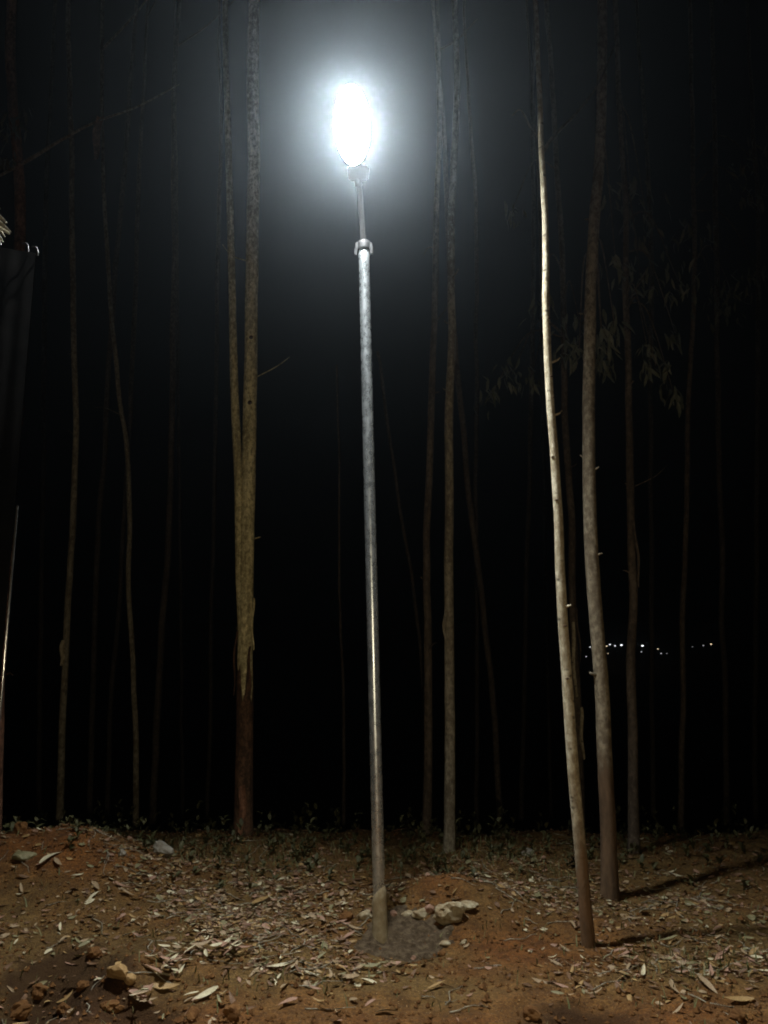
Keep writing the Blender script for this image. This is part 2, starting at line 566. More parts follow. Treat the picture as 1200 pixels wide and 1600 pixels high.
def foliage_mesh(name, clusters, mat, seed, leaf=(0.09, 0.15)):
    """drooping sprays: clusters = (centre, radius, count)"""
    rnd = random.Random(seed)
    V = []; Fc = []
    for (c, rad, cnt) in clusters:
        for k in range(cnt):
            ln = rnd.uniform(*leaf)
            v, f = leaf_strip(ln, ln * rnd.uniform(0.18, 0.28), rnd.uniform(-0.3, 0.3), rnd.uniform(-0.1, 0.1), 3, rnd.uniform(-1, 1))
            e = Euler((rnd.uniform(-0.8, 0.8), R(rnd.uniform(35, 95)), rnd.uniform(0, 6.28)))
            mm = e.to_matrix()
            off = Vector((rnd.gauss(0, 1), rnd.gauss(0, 1), rnd.gauss(0, 0.8))) * rad * 0.6
            o = len(V)
            for p in v:
                V.append(Vector(c) + off + mm @ Vector(p))
            Fc += [tuple(o + q for q in ff) for ff in f]
    return mesh_from(name, V, Fc, mat, True)

CROWNS = []
for s in range(3):
    rnd = random.Random(50 + s)
    cl = []
    for k in range(46):
        h = rnd.uniform(0, 1)
        a = rnd.uniform(0, 6.28)
        rr = rnd.uniform(0.3, 1.0) * (0.5 + 1.3 * math.sin(math.pi * (0.15 + 0.8 * h)))
        cl.append(((rr * math.cos(a), rr * math.sin(a), 5.5 * h), rnd.uniform(0.25, 0.5), 26))
    CROWNS.append(foliage_mesh('crown', cl, M['green_leaf'], 60 + s, (0.12, 0.2)))

TREE_GROUP = 'slender gum trees standing behind the lamp'
def stub_branch(root, base, p0, pts, r0, r1, mat, name='branch'):
    path = catmull([Vector(p0) - base] + [Vector(p) - base for p in pts], 16)
    rad = np.linspace(r0, r1, len(path))
    v, f = tube(path, rad, 7, 0.1, 5)
    return link_mesh(name, mesh_from(name, v, f, mat), root)

def bark_strip(root, top, length, width, ang, mat, seed, out=0.06):
    """a curled ribbon of loose bark hanging from a point"""
    rnd = random.Random(seed)
    n = 8
    V = []; Fc = []
    dx, dy = math.cos(ang), math.sin(ang)
    for i in range(n + 1):
        t = i / n
        w = width * (0.45 + 0.55 * math.sin(math.pi * (0.25 + 0.7 * t)))
        o = out * t * t + 0.004
        for k in (-1, -0.33, 0.33, 1):
            cx = top[0] + dx * o - dy * k * w * 0.5 + 0.01 * math.sin(t * 7 + seed)
            cy = top[1] + dy * o + dx * k * w * 0.5
            V.append((cx + dx * (0.4 * w * (k * k)), cy + dy * (0.4 * w * (k * k)), top[2] - length * t + 0.01 * k * rnd.random()))
    for i in range(n):
        for k in range(3):
            a = i * 4 + k
            Fc.append((a, a + 1, a + 5, a + 4))
    return link_mesh('bark_strip', mesh_from('bark_strip', V, Fc, mat), root)

def tree(pix, Y, w0, w1, bark, label, top=15.0, crown=0, lean_y=0.0, flare=1.25, seed=0, rough=0.07, group=True, crown_scale=1.0, cut_short=False):
    """pix: trunk centre line in the photo; w0, w1: trunk widths in photo pixels at foot and at the last point"""
    if not cut_short: top = max(top, 1.6 + 0.95 * Y + 5.0)
    p0 = at(*pix[0], Y)
    gx, gy = p0.x, p0.y
    g0 = gz1(gx, gy)
    base = Vector((gx, gy, g0))
    root = empty('gum_tree', base)
    tag(root, label, 'tree', TREE_GROUP if group else None)
    pts = [Vector((gx + (p0.x - gx), gy, g0 - 0.12))]
    for i, (px, py) in enumerate(pix):
        yy = Y + lean_y * i / max(1, len(pix) - 1)
        p = at(px, py, yy)
        if p.z > g0 + 0.06: pts.append(p)
    r0 = 0.5 * w0 / F_PX * depth(pts[1])
    r1 = 0.5 * w1 / F_PX * depth(pts[-1])
    last = pts[-1]
    d = (pts[-1] - pts[-2]).normalized()
    d = (d * 0.5 + Vector((0, 0, 1)) * 0.5).normalized()
    if last.z < top and not cut_short:
        rem = top - last.z
        k_ = max(1, int(rem / 2.5))
        rnd = random.Random(seed)
        cur = last.copy()
        for j in range(k_):
            cur = cur + d * (rem / k_) + Vector((rnd.uniform(-.12, .12), rnd.uniform(-.12, .12), 0))
            pts.append(cur.copy())
    loc = [np.array(p - base) for p in pts]
    path = catmull(loc, 90)
    wob = np.clip(path[:, 2], 0, 1)[:, None] * np.stack([fbm(path[:, 2] * 0.9, path[:, 2] * 0 + seed * 7.7, 3, 3), fbm(path[:, 2] * 0.9, path[:, 2] * 0 + seed * 3.1 + 40, 4, 3), path[:, 2] * 0], -1)
    path = path + 0.035 * wob
    zz = path[:, 2]
    zl = last.z - base.z
    rad = np.interp(zz, [0, zl, max(zl + 0.1, top - base.z)], [r0, r1, min(r1 * 0.8, 0.02)])
    rad *= 1 + (flare - 1) * np.exp(-np.clip(zz, 0, None) / 0.16)
    v, f = tube(path, rad, 16, rough, seed)
    tr = link_mesh('trunk', mesh_from('trunk', v, f, bark), root)
    rnd = random.Random(seed + 99)
    if Y < 9.5:
        # snags where limbs have dropped off
        for j in range(rnd.randint(3, 5)):
            z = rnd.uniform(0.9, 5.5)
            a = rnd.choice((0.0, math.pi)) + rnd.uniform(-0.9, 0.9) - 0.4
            c = [np.interp(z, zz, path[:, q]) for q in range(2)]
            rr = float(np.interp(z, zz, rad))
            ln = rnd.uniform(0.02, 0.07) if rnd.random() < 0.7 or Y < 6 else rnd.uniform(0.15, 0.35)
            p0_ = np.array([c[0] + math.cos(a) * rr * 0.7, c[1] + math.sin(a) * rr * 0.7, z])
            p1_ = p0_ + np.array([math.cos(a) * (rr * 0.3 + ln * .6), math.sin(a) * (rr * 0.3 + ln * .6), ln * 0.3])
            p2_ = p0_ + np.array([math.cos(a) * (rr * 0.3 + ln), math.sin(a) * (rr * 0.3 + ln), ln * rnd.uniform(0.2, 0.9)])
            vv, ff = tube(catmull([p0_, p1_, p2_], 6), np.linspace(0.009 if ln < 0.1 else 0.006, 0.004 if ln < 0.1 else 0.002, 7), 7)
            link_mesh('branch_stub', mesh_from('branch_stub', vv, ff, bark), root)
        if rnd.random() < 0.6 and Y > 6:
            z = rnd.uniform(1.2, 3.0); a = rnd.uniform(-2.4, -0.7)
            c = [np.interp(z, zz, path[:, q]) for q in range(2)]
            rr = float(np.interp(z, zz, rad))
            bark_strip(root, (c[0] + math.cos(a) * rr, c[1] + math.sin(a) * rr, z), rnd.uniform(0.25, 0.6), 0.03, a, bark, seed, 0.02)
    # limbs and crown high above the picture
    topv = path[-1]
    for j in range(0 if cut_short else 3):
        i = int(len(path) * (0.80 + 0.06 * j))
        q = path[min(i, len(path) - 2)]
        a = rnd.uniform(0, 6.28)
        e1 = q + np.array([0.5 * math.cos(a), 0.5 * math.sin(a), 0.5])
        e2 = q + np.array([1.1 * math.cos(a), 1.1 * math.sin(a), 1.3])
        vv, ff = tube(catmull([q, e1, e2], 8), np.linspace(0.018, 0.006, 9), 6)
        link_mesh('branch', mesh_from('branch', vv, ff, bark), root)
    if not cut_short:
        cr = link_mesh('crown', CROWNS[crown % 3], root, tuple(topv + np.array([0, 0, -3.2])), (0, 0, seed * 1.3))
        cr.scale = (crown_scale,) * 3
    def radius(z): return float(np.interp(z, zz, rad))
    def centre(z): return np.array([np.interp(z, zz, path[:, k]) for k in range(3)])
    return root, base, path, rad, radius, centre

def sheath(root, path, rad, ztop, grow, jag, mat, seed, name='bark_sheath', z0=-0.1):
    """rough outer bark still clinging to the foot of a trunk, with a torn upper rim"""
    sides = 22
    rows = 26
    V = []; Fc = []
    zz = path[:, 2]
    rnd = random.Random(seed)
    rim = [ztop + jag * (float(fbm(math.cos(k * 6.283 / sides) * 1.8, math.sin(k * 6.283 / sides) * 1.8, seed, 3)) * 2.2) for k in range(sides)]
    for i in range(rows):
        t = i / (rows - 1)
        for k in range(sides):
            a = k * 2 * math.pi / sides
            z = z0 + (rim[k] - z0) * t
            c = [np.interp(z, zz, path[:, q]) for q in range(2)]
            r = float(np.interp(z, zz, rad)) * grow * (1 + 0.10 * float(fbm(math.cos(a) * 3, math.sin(a) * 3 + z * 4, seed + 2, 3)))
            if i == rows - 1: r *= 0.97
            V.append((c[0] + r * math.cos(a), c[1] + r * math.sin(a), z))
    for i in range(rows - 1):
        for k in range(sides):
            k2 = (k + 1) % sides
            Fc.append((i * sides + k, i * sides + k2, (i + 1) * sides + k2, (i + 1) * sides + k))
    return link_mesh(name, mesh_from(name, V, Fc, mat), root)

# --- the pale trunk right of the lamp
T_pale = tree([(922, 1487), (906, 1320), (892, 1110), (876, 890), (863, 650), (853, 450), (846, 250), (838, 40)], 4.55, 20, 7, M['bark_pale'],
     'pale smooth leaning tree, brightly lit, right of the lamp', 12.0, 0, 0.0, 1.12, 1, 0.05)
r_, b_, p_, ra_, rf, cf = T_pale
stub_branch(r_, b_, at(848, 238, 4.55), [at(866, 212, 4.65), (at(898, 180, 4.8)), at(934, 132, 5.0), at(965, 60, 5.2)], 0.014, 0.005, M['bark_brown'])
stub_branch(r_, b_, at(845, 215, 4.55), [at(832, 205, 4.6), at(814, 172, 4.7), at(800, 181, 4.75)], 0.008, 0.003, M['bark_brown'], 'twig')
for k, (px, py) in enumerate([(859, 590), (866, 622), (873, 782), (882, 945), (884, 978), (884, 1060), (871, 715), (856, 500)]):
    q = at(px, py, 4.55) - b_
    bm = bmesh.new()
    bmesh.ops.create_icosphere(bm, subdivisions=1, radius=0.010)
    for vv in bm.verts: vv.co.z *= 0.6; vv.co.x *= 1.3
    c_ = cf(q.z)
    rr = rf(q.z)
    a = R(-90 + [30, 40, -25, 50, 10, -10, -40, 35][k])
    link_mesh('knot', bm_mesh('knot', bm, M['bark_dark'], True), r_, (c_[0] + math.cos(a) * rr * 0.98, c_[1] + math.sin(a) * rr * 0.98, q.z))

# --- the thick mottled trunk beside it
T_mott = tree([(953, 1398), (947, 1240), (938, 1050), (927, 860), (922, 640), (926, 440), (937, 220), (938, 0)], 5.35, 24.5, 14.5, M['bark_thick'],
     'thick mottled tree just behind the pale leaning one', 15.0, 1, 0.0, 1.25, 2, 0.06)
r_, b_, p_, ra_, rf, cf = T_mott
c_ = cf(1.42)
bm = bmesh.new(); bmesh.ops.create_cone(bm, cap_ends=True, segments=8, radius1=0.014, radius2=0.007, depth=0.05)
link_mesh('branch_stub', bm_mesh('branch_stub', bm, M['bark_mottled'], True), r_, (c_[0] - rf(1.42) - 0.01, c_[1] - 0.02, 1.42), (0, R(-70), 0))
c_ = cf(0.95)

# --- dim trunk with a pale torn strip, between the two
T_torn = tree([(907, 1330), (904, 1150), (897, 960), (889, 760), (882, 580), (878, 400)], 8.0, 14, 9, M['bark_brown'],
     'dim brown tree with a pale torn strip between two lit trunks', 15.0, 2, 0, 1.2, 3)
r_, b_, p_, ra_, rf, cf = T_torn
for zz_, ln_, of_ in ((2.1, 0.75, -0.02), (1.25, 0.5, 0.02)):
    c_ = cf(zz_)
    bark_strip(r_, (c_[0] + of_, c_[1] - rf(zz_) * 1.02, zz_), ln_, 0.035, R(-92), M['bark_pale'], 7, 0.02)

T_right = tree([(991, 1352), (989, 1150), (986, 950), (982, 700), (978, 480), (974, 250)], 6.55, 16, 8, M['bark_brown'],
     'brown slim tree right of the thick mottled tree', 14.0, 0, 0, 1.25, 4)
T_far_right = tree([(1062, 1330), (1067, 1050), (1071, 850), (1077, 640), (1085, 400)], 8.8, 9, 7, M['bark_brown'],
     'faint slim tree furthest right in the frame', 14.0, 1, 0, 1.2, 5)

# --- thick forked tree left of the lamp, outer bark stripped above head height
T_fork = tree([(380, 1326), (381, 1200), (383, 1060), (387, 900), (390, 700), (392, 480), (394, 250), (396, 0)], 6.8, 25, 17, M['bark_olive'],
     'thick forked tree stripped to olive wood above dark red bark', 16.0, 2, 0, 1.2, 6, 0.05)
r_, b_, p_, ra_, rf, cf = T_fork
sheath(r_, p_, ra_, 1.30 - b_.z, 1.12, 0.22, M['bark_dark'], 9)
for (px, py, ln, wd, ang, mt, sd) in [(401, 935, 0.45, 0.028, -30, 'bark_olive', 1), (372, 985, 0.55, 0.035, -150, 'bark_dark', 2), (398, 1010, 0.5, 0.03, -50, 'bark_dark', 3), (388, 1225, 0.4, 0.06, -85, 'bark_red', 5)]:
    q = at(px, py, 6.8) - b_
    c_ = cf(q.z); a = R(ang); rr = rf(q.z) * (1.13 if q.z < 1.3 else 1.03)
    bark_strip(r_, (c_[0] + math.cos(a) * rr, c_[1] + math.sin(a) * rr, q.z), ln, wd, a, M[mt], sd, 0.015)
stem_pts = [at(383, 1040, 6.84), at(376, 900, 6.80), at(373, 760, 6.80), at(366, 600, 6.84), at(362, 420, 6.9), at(356, 200, 7.0), at(352, 0, 7.1)]
path = catmull([np.array(q - b_) for q in stem_pts] + [np.array(at(352, 0, 7.1) - b_) + np.array([-0.2, 0.2, 5])], 60)
v, f = tube(path, np.interp(np.linspace(0, 1, len(path)), [0, 0.3, 0.85, 1], [0.050, 0.040, 0.028, 0.02]), 12, 0.05, 8)
tag(link_mesh('forked_stem', mesh_from('forked_stem', v, f, M['bark_olive']), r_), 'thinner stem forking off on the left')
for (px, py) in [(392, 530), (394, 632)]:
    q = at(px, py, 6.8) - b_
    bm = bmesh.new(); bmesh.ops.create_icosphere(bm, subdivisions=1, radius=0.022)
    for vv in bm.verts: vv.co.y *= 0.5
    c_ = cf(q.z)
    link_mesh('knot', bm_mesh('knot', bm, M['bark_dark'], True), r_, (c_[0] + 0.01, c_[1] - rf(q.z) * 0.97, q.z))

# --- the pair right of the lamp pole
tree([(666, 1326), (668, 1150), (668, 950), (668, 800), (673, 600), (679, 420), (684, 200)], 6.9, 14, 8, M['bark_brown'],
     'thin brown tree just right of the lamp pole', 14.0, 0, 0, 1.15, 7)
tree([(702, 1347), (702, 1150), (701, 950), (701, 750), (703, 500), (707, 280), (711, 60)], 6.35, 17, 9, M['bark_mottled'],
     'straight grey olive tree, second to the right of the pole', 14.0, 1, 0, 1.15, 8)
tree([(782, 1300), (772, 1100), (752, 930), (736, 800), (720, 640), (704, 450)], 10.5, 10, 9, M['bark_brown'],
     'faint leaning tree behind and right of the straight pair', 15.0, 2, 0, 1.2, 9)
tree([(537, 1290), (534, 1060), (531, 880), (528, 640), (527, 570)], 11.0, 6, 3, M['bark_brown'],
     'faint thread thin trunk just left of the lamp pole, top left off in the glow', 14.0, 0, 0, 1.2, 10, cut_short=True)  # upper trunk and crown left off to keep the lamp glow clear
tree([(664, 1250), (655, 1000), (625, 800), (597, 590), (590, 550)], 12.5, 7, 5, M['bark_brown'],
     'faint trunk slanting to the left behind the lamp pole, shortened below the glow', 15.0, 1, 0, 1.2, 11, cut_short=True)  # shortened too, so that its top does not cross the glow

# --- left hand trees
T_l = tree([(93, 1300), (97, 1180), (103, 1000), (113, 800), (117, 640), (114, 430), (112, 230), (107, 40)], 8.2, 11, 7, M['bark_mottled'],
     'slim mottled tree with a pale scar, nearest the dark kiosk', 14.0, 2, 0, 1.2, 12)
r_, b_, p_, ra_, rf, cf = T_l
q = at(105, 1000, 8.2) - b_
c_ = cf(q.z)
bark_strip(r_, (c_[0], c_[1] - rf(q.z) * 1.02, q.z), 0.26, 0.06, R(-92), M['bark_pale'], 3, 0.01)
tree([(213, 1310), (211, 1130), (203, 980), (201, 900), (205, 800), (199, 690), (185, 590), (174, 460), (165, 330)], 8.8, 9, 6, M['bark_mottled'],
     'crooked slim tree between the scarred tree and the forked tree', 14.0, 0, 0, 1.2, 13)
tree([(238, 1290), (243, 1150), (254, 980), (264, 820), (269, 620), (272, 400)], 11.5, 11, 9, M['bark_brown'],
     'dim tree bowed to the right, left of the forked tree', 15.0, 1, 0, 1.2, 14)
tree([(140, 1270), (145, 1080), (150, 900), (163, 700), (176, 480)], 13.0, 9, 8, M['bark_brown'],
     'barely visible thin tree beside the scarred tree', 15.0, 2, 0, 1.2, 15)
tree([(168, 1270), (173, 1090), (186, 940), (200, 700), (210, 480)], 14.5, 8, 7, M['bark_brown'],
     'barely visible thin tree left of the crooked one', 15.0, 0, 0, 1.2, 16)

# --- tree behind the kiosk with a long branch and hanging red bark
T_k = tree([(-8, 1330), (2, 1000), (14, 700), (26, 460), (31, 380), (29, 250), (18, 60)], 6.2, 18, 15, M['bark_red'],
     'reddish tree behind the kiosk reaching out a long bare branch', 13.0, 1, 0, 1.2, 17)
r_, b_, p_, ra_, rf, cf = T_k
stub_branch(r_, b_, at(30, 258, 6.2), [at(58, 242, 6.1), at(90, 222, 6.0), at(150, 190, 5.9), at(212, 168, 5.85), at(280, 132, 5.8)], 0.018, 0.004, M['bark_mottled'])
stub_branch(r_, b_, at(30, 258, 6.2), [at(8, 270, 6.1), at(-30, 290, 6.0)], 0.016, 0.006, M['bark_mottled'])
q = at(157, 184, 5.9) - b_
bark_strip(r_, tuple(q), 0.42, 0.07, R(-90), M['bark_red'], 8, 0.03)
link_mesh('foliage', foliage_mesh('foliage', [(at(15, 205, 6.0) - b_, 0.10, 18), (at(8, 245, 6.0) - b_, 0.08, 14), (at(30, 180, 6.0) - b_, 0.10, 14)], M['green_leaf'], 4), r_)

# --- drooping sprays of the right hand trees
def sprays(T, Y, spots, seed):
    root, base, path, rad, rf, cf = T
    cl = []
    for (px, py, n, rr) in spots:
        p = at(px, py, Y + random.uniform(-0.5, 0.5))
        cl.append((p - base, rr * 1.25, int(n * 1.9)))
        # the twig that carries the spray
        z = (p - base).z + random.uniform(0.5, 0.9)
        c = cf(z)
        mid = (np.array(c) + np.array(p - base)) / 2 + np.array([0, 0, 0.35])
        v, f = tube(catmull([c, mid, np.array(p - base)], 10), np.linspace(0.010, 0.003, 11), 5)
        link_mesh('twig', mesh_from('twig', v, f, M['bark_brown']), root)
    link_mesh('foliage', foliage_mesh('foliage', cl, M['green_leaf'], seed, (0.10, 0.17)), root)
sprays(T_torn, 7.4, [(800, 585, 16, .13), (770, 612, 10, .10), (828, 596, 8, .10), (882, 540, 14, .12), (800, 330, 8, .1), (905, 500, 10, .14), (845, 470, 8, .12)], 31)
sprays(T_mott, 5.9, [(940, 530, 12, .08), (942, 568, 14, .08), (962, 410, 6, .08), (960, 505, 8, .08), (905, 548, 8, .08)], 32)
sprays(T_right, 6.6, [(1012, 545, 8, .08), (1025, 572, 8, .08), (1052, 612, 8, .07), (1055, 520, 6, .06), (1000, 430, 14, .14), (1060, 440, 14, .15), (1010, 340, 16, .18), (985, 290, 14, .16)], 33)
sprays(T_far_right, 8.4, [(1140, 445, 16, .16), (1175, 310, 12, .10), (1120, 480, 14, .18), (1090, 360, 16, .2), (1190, 430, 12, .15), (1180, 250, 16, .2)], 34)

# deep wood: more trunks of the same stand
for i, (px, Y, w, seed) in enumerate([(325, 16, 7, 40), (745, 15, 7, 43), (815, 17, 8, 44), (1020, 15, 8, 45), (1135, 12, 9, 46), (1180, 16, 8, 47), (60, 17, 8, 48), (285, 20, 6, 49), (860, 21, 6, 51)]):
    k = random.uniform(-14, 14)
    places = ['left of the forked tree', 'right of the leaning faint tree', 'left of the pale leaning tree',
              'right of the mottled tree', 'beyond the furthest right slim tree', 'at the right edge of the frame', 'beside the kiosk edge', 'behind the bowed tree', 'directly behind the pale leaning tree']
    tree([(px, 1260), (px + k * 0.4, 1000), (px + k, 700), (px + k * 1.4, 350)], Y, w, w * 0.9, M['bark_brown'],
         'black silhouette trunk deep in the wood, ' + places[i], 16.0, i, 0, 1.1, seed, 0.05)

# ------------------------------------------------------------------ street lamp
PY = 4.57
foot = G(594, 1466)
PY = foot.y
pole_foot = Vector((foot.x, PY, gz1(foot.x, PY)))
lamp = empty('street_lamp', pole_foot)
tag(lamp, 'tall galvanised street lamp with glaring white LED head', 'street lamp')
ptop = at(568.5, 388, PY)
pole_dir = (ptop - pole_foot)

def cyl_between(a, b, r, sides=28, n=2, r2=None):
    path = np.array([np.array(a) + (np.array(b) - np.array(a)) * i / n for i in range(n + 1)])
    return tube(path, np.linspace(r, r if r2 is None else r2, n + 1), sides)

z0 = Vector((0, 0, 0))
v, f = cyl_between(z0 - pole_dir.normalized() * 0.3, pole_dir, 0.0355, 32, 40)
po = link_mesh('pole', mesh_from('pole', v, f, M['galv']), lamp)
# weld seam rings of the pipe sockets
def ring(name, t, r, h, mat, parent=lamp):
    d = pole_dir.normalized()
    a = pole_dir * t
    v, f = cyl_between(a - d * h / 2, a + d * h / 2, r, 28, 2)
    return link_mesh(name, mesh_from(name, v, f, mat, True), parent)

# slurry sleeve at the foot
sl_h = (at(594, 1384, PY) - pole_foot).z
V = []; Fc = []
sd = 26; rows = 14
for i in range(rows):
    t = i / (rows - 1)
    for k in range(sd):
        a = k * 2 * math.pi / sd
        topz = sl_h * (0.86 + 0.16 * math.cos(a - R(-40)))
        z = -0.1 + (topz + 0.1) * t
        c = pole_dir * (z / pole_dir.z)
        r = 0.0425 + 0.010 * (1 - t) ** 2 + 0.0035 * float(fbm(math.cos(a) * 2, math.sin(a) * 2 + z * 9, 77, 3))
        if i == rows - 1: r = 0.037
        V.append((c.x + r * math.cos(a), c.y + r * math.sin(a), z))
for i in range(rows - 1):
    for k in range(sd):
        k2 = (k + 1) % sd
        Fc.append((i * sd + k, i * sd + k2, (i + 1) * sd + k2, (i + 1) * sd + k))
link_mesh('base_sleeve', mesh_from('base_sleeve', V, Fc, M['mud_sleeve']), lamp)

# clamp collar with its two bolts on top of the pipe
d = pole_dir.normalized()
v, f = cyl_between(pole_dir - d * 0.02, pole_dir + d * 0.045, 0.040, 28, 3)
clamp = link_mesh('clamp', mesh_from('clamp', v, f, M['plain_steel']), lamp)
for sx in (-1, 1):
    bm = bmesh.new()
    bmesh.ops.create_cube(bm, size=1.0)
    for vv in bm.verts:
        vv.co = Vector((vv.co.x * 0.020, vv.co.y * 0.012, vv.co.z * 0.055))
    bmesh.ops.bevel(bm, geom=bm.edges, offset=0.003, segments=2, affect='EDGES')
    lug = link_mesh('lug', bm_mesh('lug', bm, M['plain_steel']), clamp, tuple(pole_dir + Vector((sx * 0.046, -0.004, 0.012))))
    bm = bmesh.new()
    bmesh.ops.create_cone(bm, cap_ends=True, segments=6, radius1=0.010, radius2=0.010, depth=0.05)
    link_mesh('bolt', bm_mesh('bolt', bm, M['plain_steel']), clamp, tuple(pole_dir + Vector((sx * 0.053, -0.008, -0.028 if sx < 0 else -0.018))))

# thin arm rising to the head, tilted a little to the road
arm_top = at(561, 286, PY - 0.14) - pole_foot
v, f = tube(catmull([pole_dir + d * 0.03, (pole_dir + arm_top) / 2 + Vector((0, 0.01, 0)), arm_top], 12), np.full(13, 0.0195), 20)
link_mesh('arm', mesh_from('arm', v, f, M['housing']), lamp)

# head: its lit face looks down at the road and the viewer
HT = R(30)
n_ = Vector((0, -math.cos(HT), -math.sin(HT)))
u_ = Vector((-0.035, -math.sin(HT), math.cos(HT))).normalized()
x_ = u_.cross(n_).normalized()
if x_.x < 0: x_ = -x_
lens_bot = at(553, 257, PY - 0.22)
t = 0.1
while project(*(lens_bot + u_ * t))[1] > 133: t += 0.002
LEN = t
lens_c = lens_bot + u_ * (LEN / 2)
WID = 54 / F_PX * depth(lens_c)

def head_pt(a, b, c):                      # across, along, out of the lit face
    return lens_c - pole_foot + x_ * a + u_ * b + n_ * c

def super_outline(w, l, e, n=44):
    pts = []
    for k in range(n):
        a = 2 * math.pi * k / n
        ca, sa = math.cos(a), math.sin(a)
        pts.append((0.5 * w * math.copysign(abs(ca) ** (2 / e), ca), 0.5 * l * math.copysign(abs(sa) ** (2 / e), sa)))
    return pts

def shell(name, rings, mat, parent=lamp, smooth=True):
    V = []; Fc = []
    n = 44
    for (w, l, e, off, shift) in rings:
        for (a, b) in super_outline(w, l, e, n):
            V.append(head_pt(a, b + shift, off))
    for i in range(len(rings) - 1):
        for k in range(n):
            k2 = (k + 1) % n
            Fc.append((i * n + k, i * n + k2, (i + 1) * n + k2, (i + 1) * n + k))
    Fc.append(tuple(range(n))[::-1]); Fc.append(tuple((len(rings) - 1) * n + k for k in range(n)))
    me = mesh_from(name, V, Fc, mat, False)
    bm = bmesh.new(); bm.from_mesh(me)
    bmesh.ops.recalc_face_normals(bm, faces=bm.faces)
    bm.to_mesh(me); bm.free()
    return link_mesh(name, me, parent)

W_, L_ = WID, LEN
shell('housing', [(W_ * 0.86, L_ * 1.00, 2.3, -0.075, 0), (W_ * 1.0, L_ * 1.02, 2.2, -0.05, 0), (W_ * 1.03, L_ * 1.02, 2.1, -0.012, 0), (W_ * 1.03, L_ * 1.02, 2.0, 0.010, 0), (W_ * 1.01, L_ * 1.01, 2.0, 0.010, 0), (W_ * 1.01, L_ * 1.01, 2.0, -0.001, 0)], M['housing'])
shell('lens', [(W_ * 0.99, L_ * 1.0, 2.0, 0.001, 0), (W_ * 0.95, L_ * 0.965, 2.0, 0.012, 0), (W_ * 0.80, L_ * 0.86, 2.0, 0.016, 0), (W_ * 0.45, L_ * 0.55, 2.0, 0.019, 0)], M['lens'])
shell('solar_panel', [(W_ * 0.8, L_ * 0.95, 6, -0.085, 0), (W_ * 0.8, L_ * 0.95, 6, -0.0755, 0)], M['solar'])
# bracket box under the head
bm = bmesh.new()
bmesh.ops.create_cube(bm, size=1.0)
for vv in bm.verts:
    wv = 0.150 if vv.co.z > 0 else 0.125
    vv.co = Vector((vv.co.x * wv, vv.co.y * 0.055, vv.co.z * 0.09))
bmesh.ops.bevel(bm, geom=bm.edges, offset=0.012, segments=2, affect='EDGES')
br = link_mesh('bracket', bm_mesh('bracket', bm, M['housing']), lamp)
br.location = head_pt(0.025, -L_ / 2 - 0.055, -0.035)
br.rotation_euler = Matrix((x_, -n_, u_)).transposed().to_euler()
v, f = cyl_between(arm_top - (arm_top - pole_dir).normalized() * 0.02, head_pt(0.012, -L_ / 2 - 0.07, -0.035), 0.026, 20, 3)
link_mesh('socket', mesh_from('socket', v, f, M['housing']), lamp)

# ------------------------------------------------------------------ footing and rubble
def build_footing():
    c = G(622, 1470)
    n = 96; rows = 26
    V = [(c.x, c.y, gz1(c.x, c.y) + 0.02)]; Fc = []
    for i in range(1, rows + 1):
        t = i / rows
        for k in range(n):
            a = k * 2 * math.pi / n
            rr = (1 + 0.55 * float(fbm(math.cos(a) * 1.8, math.sin(a) * 1.8, 15, 4)))
            x = c.x + 0.27 * rr * t * math.cos(a); y = c.y + 0.21 * rr * t * math.sin(a)
            z = float(gz(np.array([x]), np.array([y]), True)[0]) + 0.022 * (1 - t ** 3) - (0.012 if i == rows else 0) + 0.030 * float(fbm(x * 13, y * 13, 91, 4)) - 0.02 * t * max(0.0, float(fbm(x * 9, y * 9, 17, 2)))
            V.append((x, y, z))
    for k in range(n):
        Fc.append((0, 1 + k, 1 + (k + 1) % n))
    for i in range(rows - 1):
        for k in range(n):
            k2 = (k + 1) % n
            Fc.append((1 + i * n + k, 1 + (i + 1) * n + k, 1 + (i + 1) * n + k2, 1 + i * n + k2))
    o = link_mesh('cement_footing', mesh_from('cement_footing', V, Fc, M['cement']))
    tag(o, 'dark wet cement footing poured round the pole foot', 'footing')
build_footing()

def rock_mesh(name, sx, sy, sz, mat, seed, lumps=0.35, sub=3, pits=0.0):
    bm = bmesh.new()
    bmesh.ops.create_icosphere(bm, subdivisions=sub, radius=0.5)
    rnd = random.Random(seed)
    planes = [(Vector((rnd.gauss(0, 1), rnd.gauss(0, 1), rnd.gauss(0, 1))).normalized(), rnd.uniform(0.30, 0.44)) for k in range(9)]
    pit = [Vector((rnd.gauss(0, 1), rnd.gauss(0, 1), abs(rnd.gauss(0, 1)))).normalized() * 0.42 for k in range(14)]
    for v in bm.verts:
        p = v.co.copy()
        for nrm, dd in planes:
            s = p.dot(nrm)
            if s > dd: p -= nrm * (s - dd) * 0.9
        q = p * 3
        p *= 1 + lumps * float(fbm(q.x + seed * 3.1 + q.z, q.y - q.z * 0.7, seed, 3))
        if pits:
            for pc in pit:
                dd = (p - pc).length
                if dd < 0.11: p *= 1 - pits * (1 - dd / 0.11)
        v.co = Vector((p.x * sx, p.y * sy, p.z * sz))
    return bm_mesh(name, bm, mat, False)

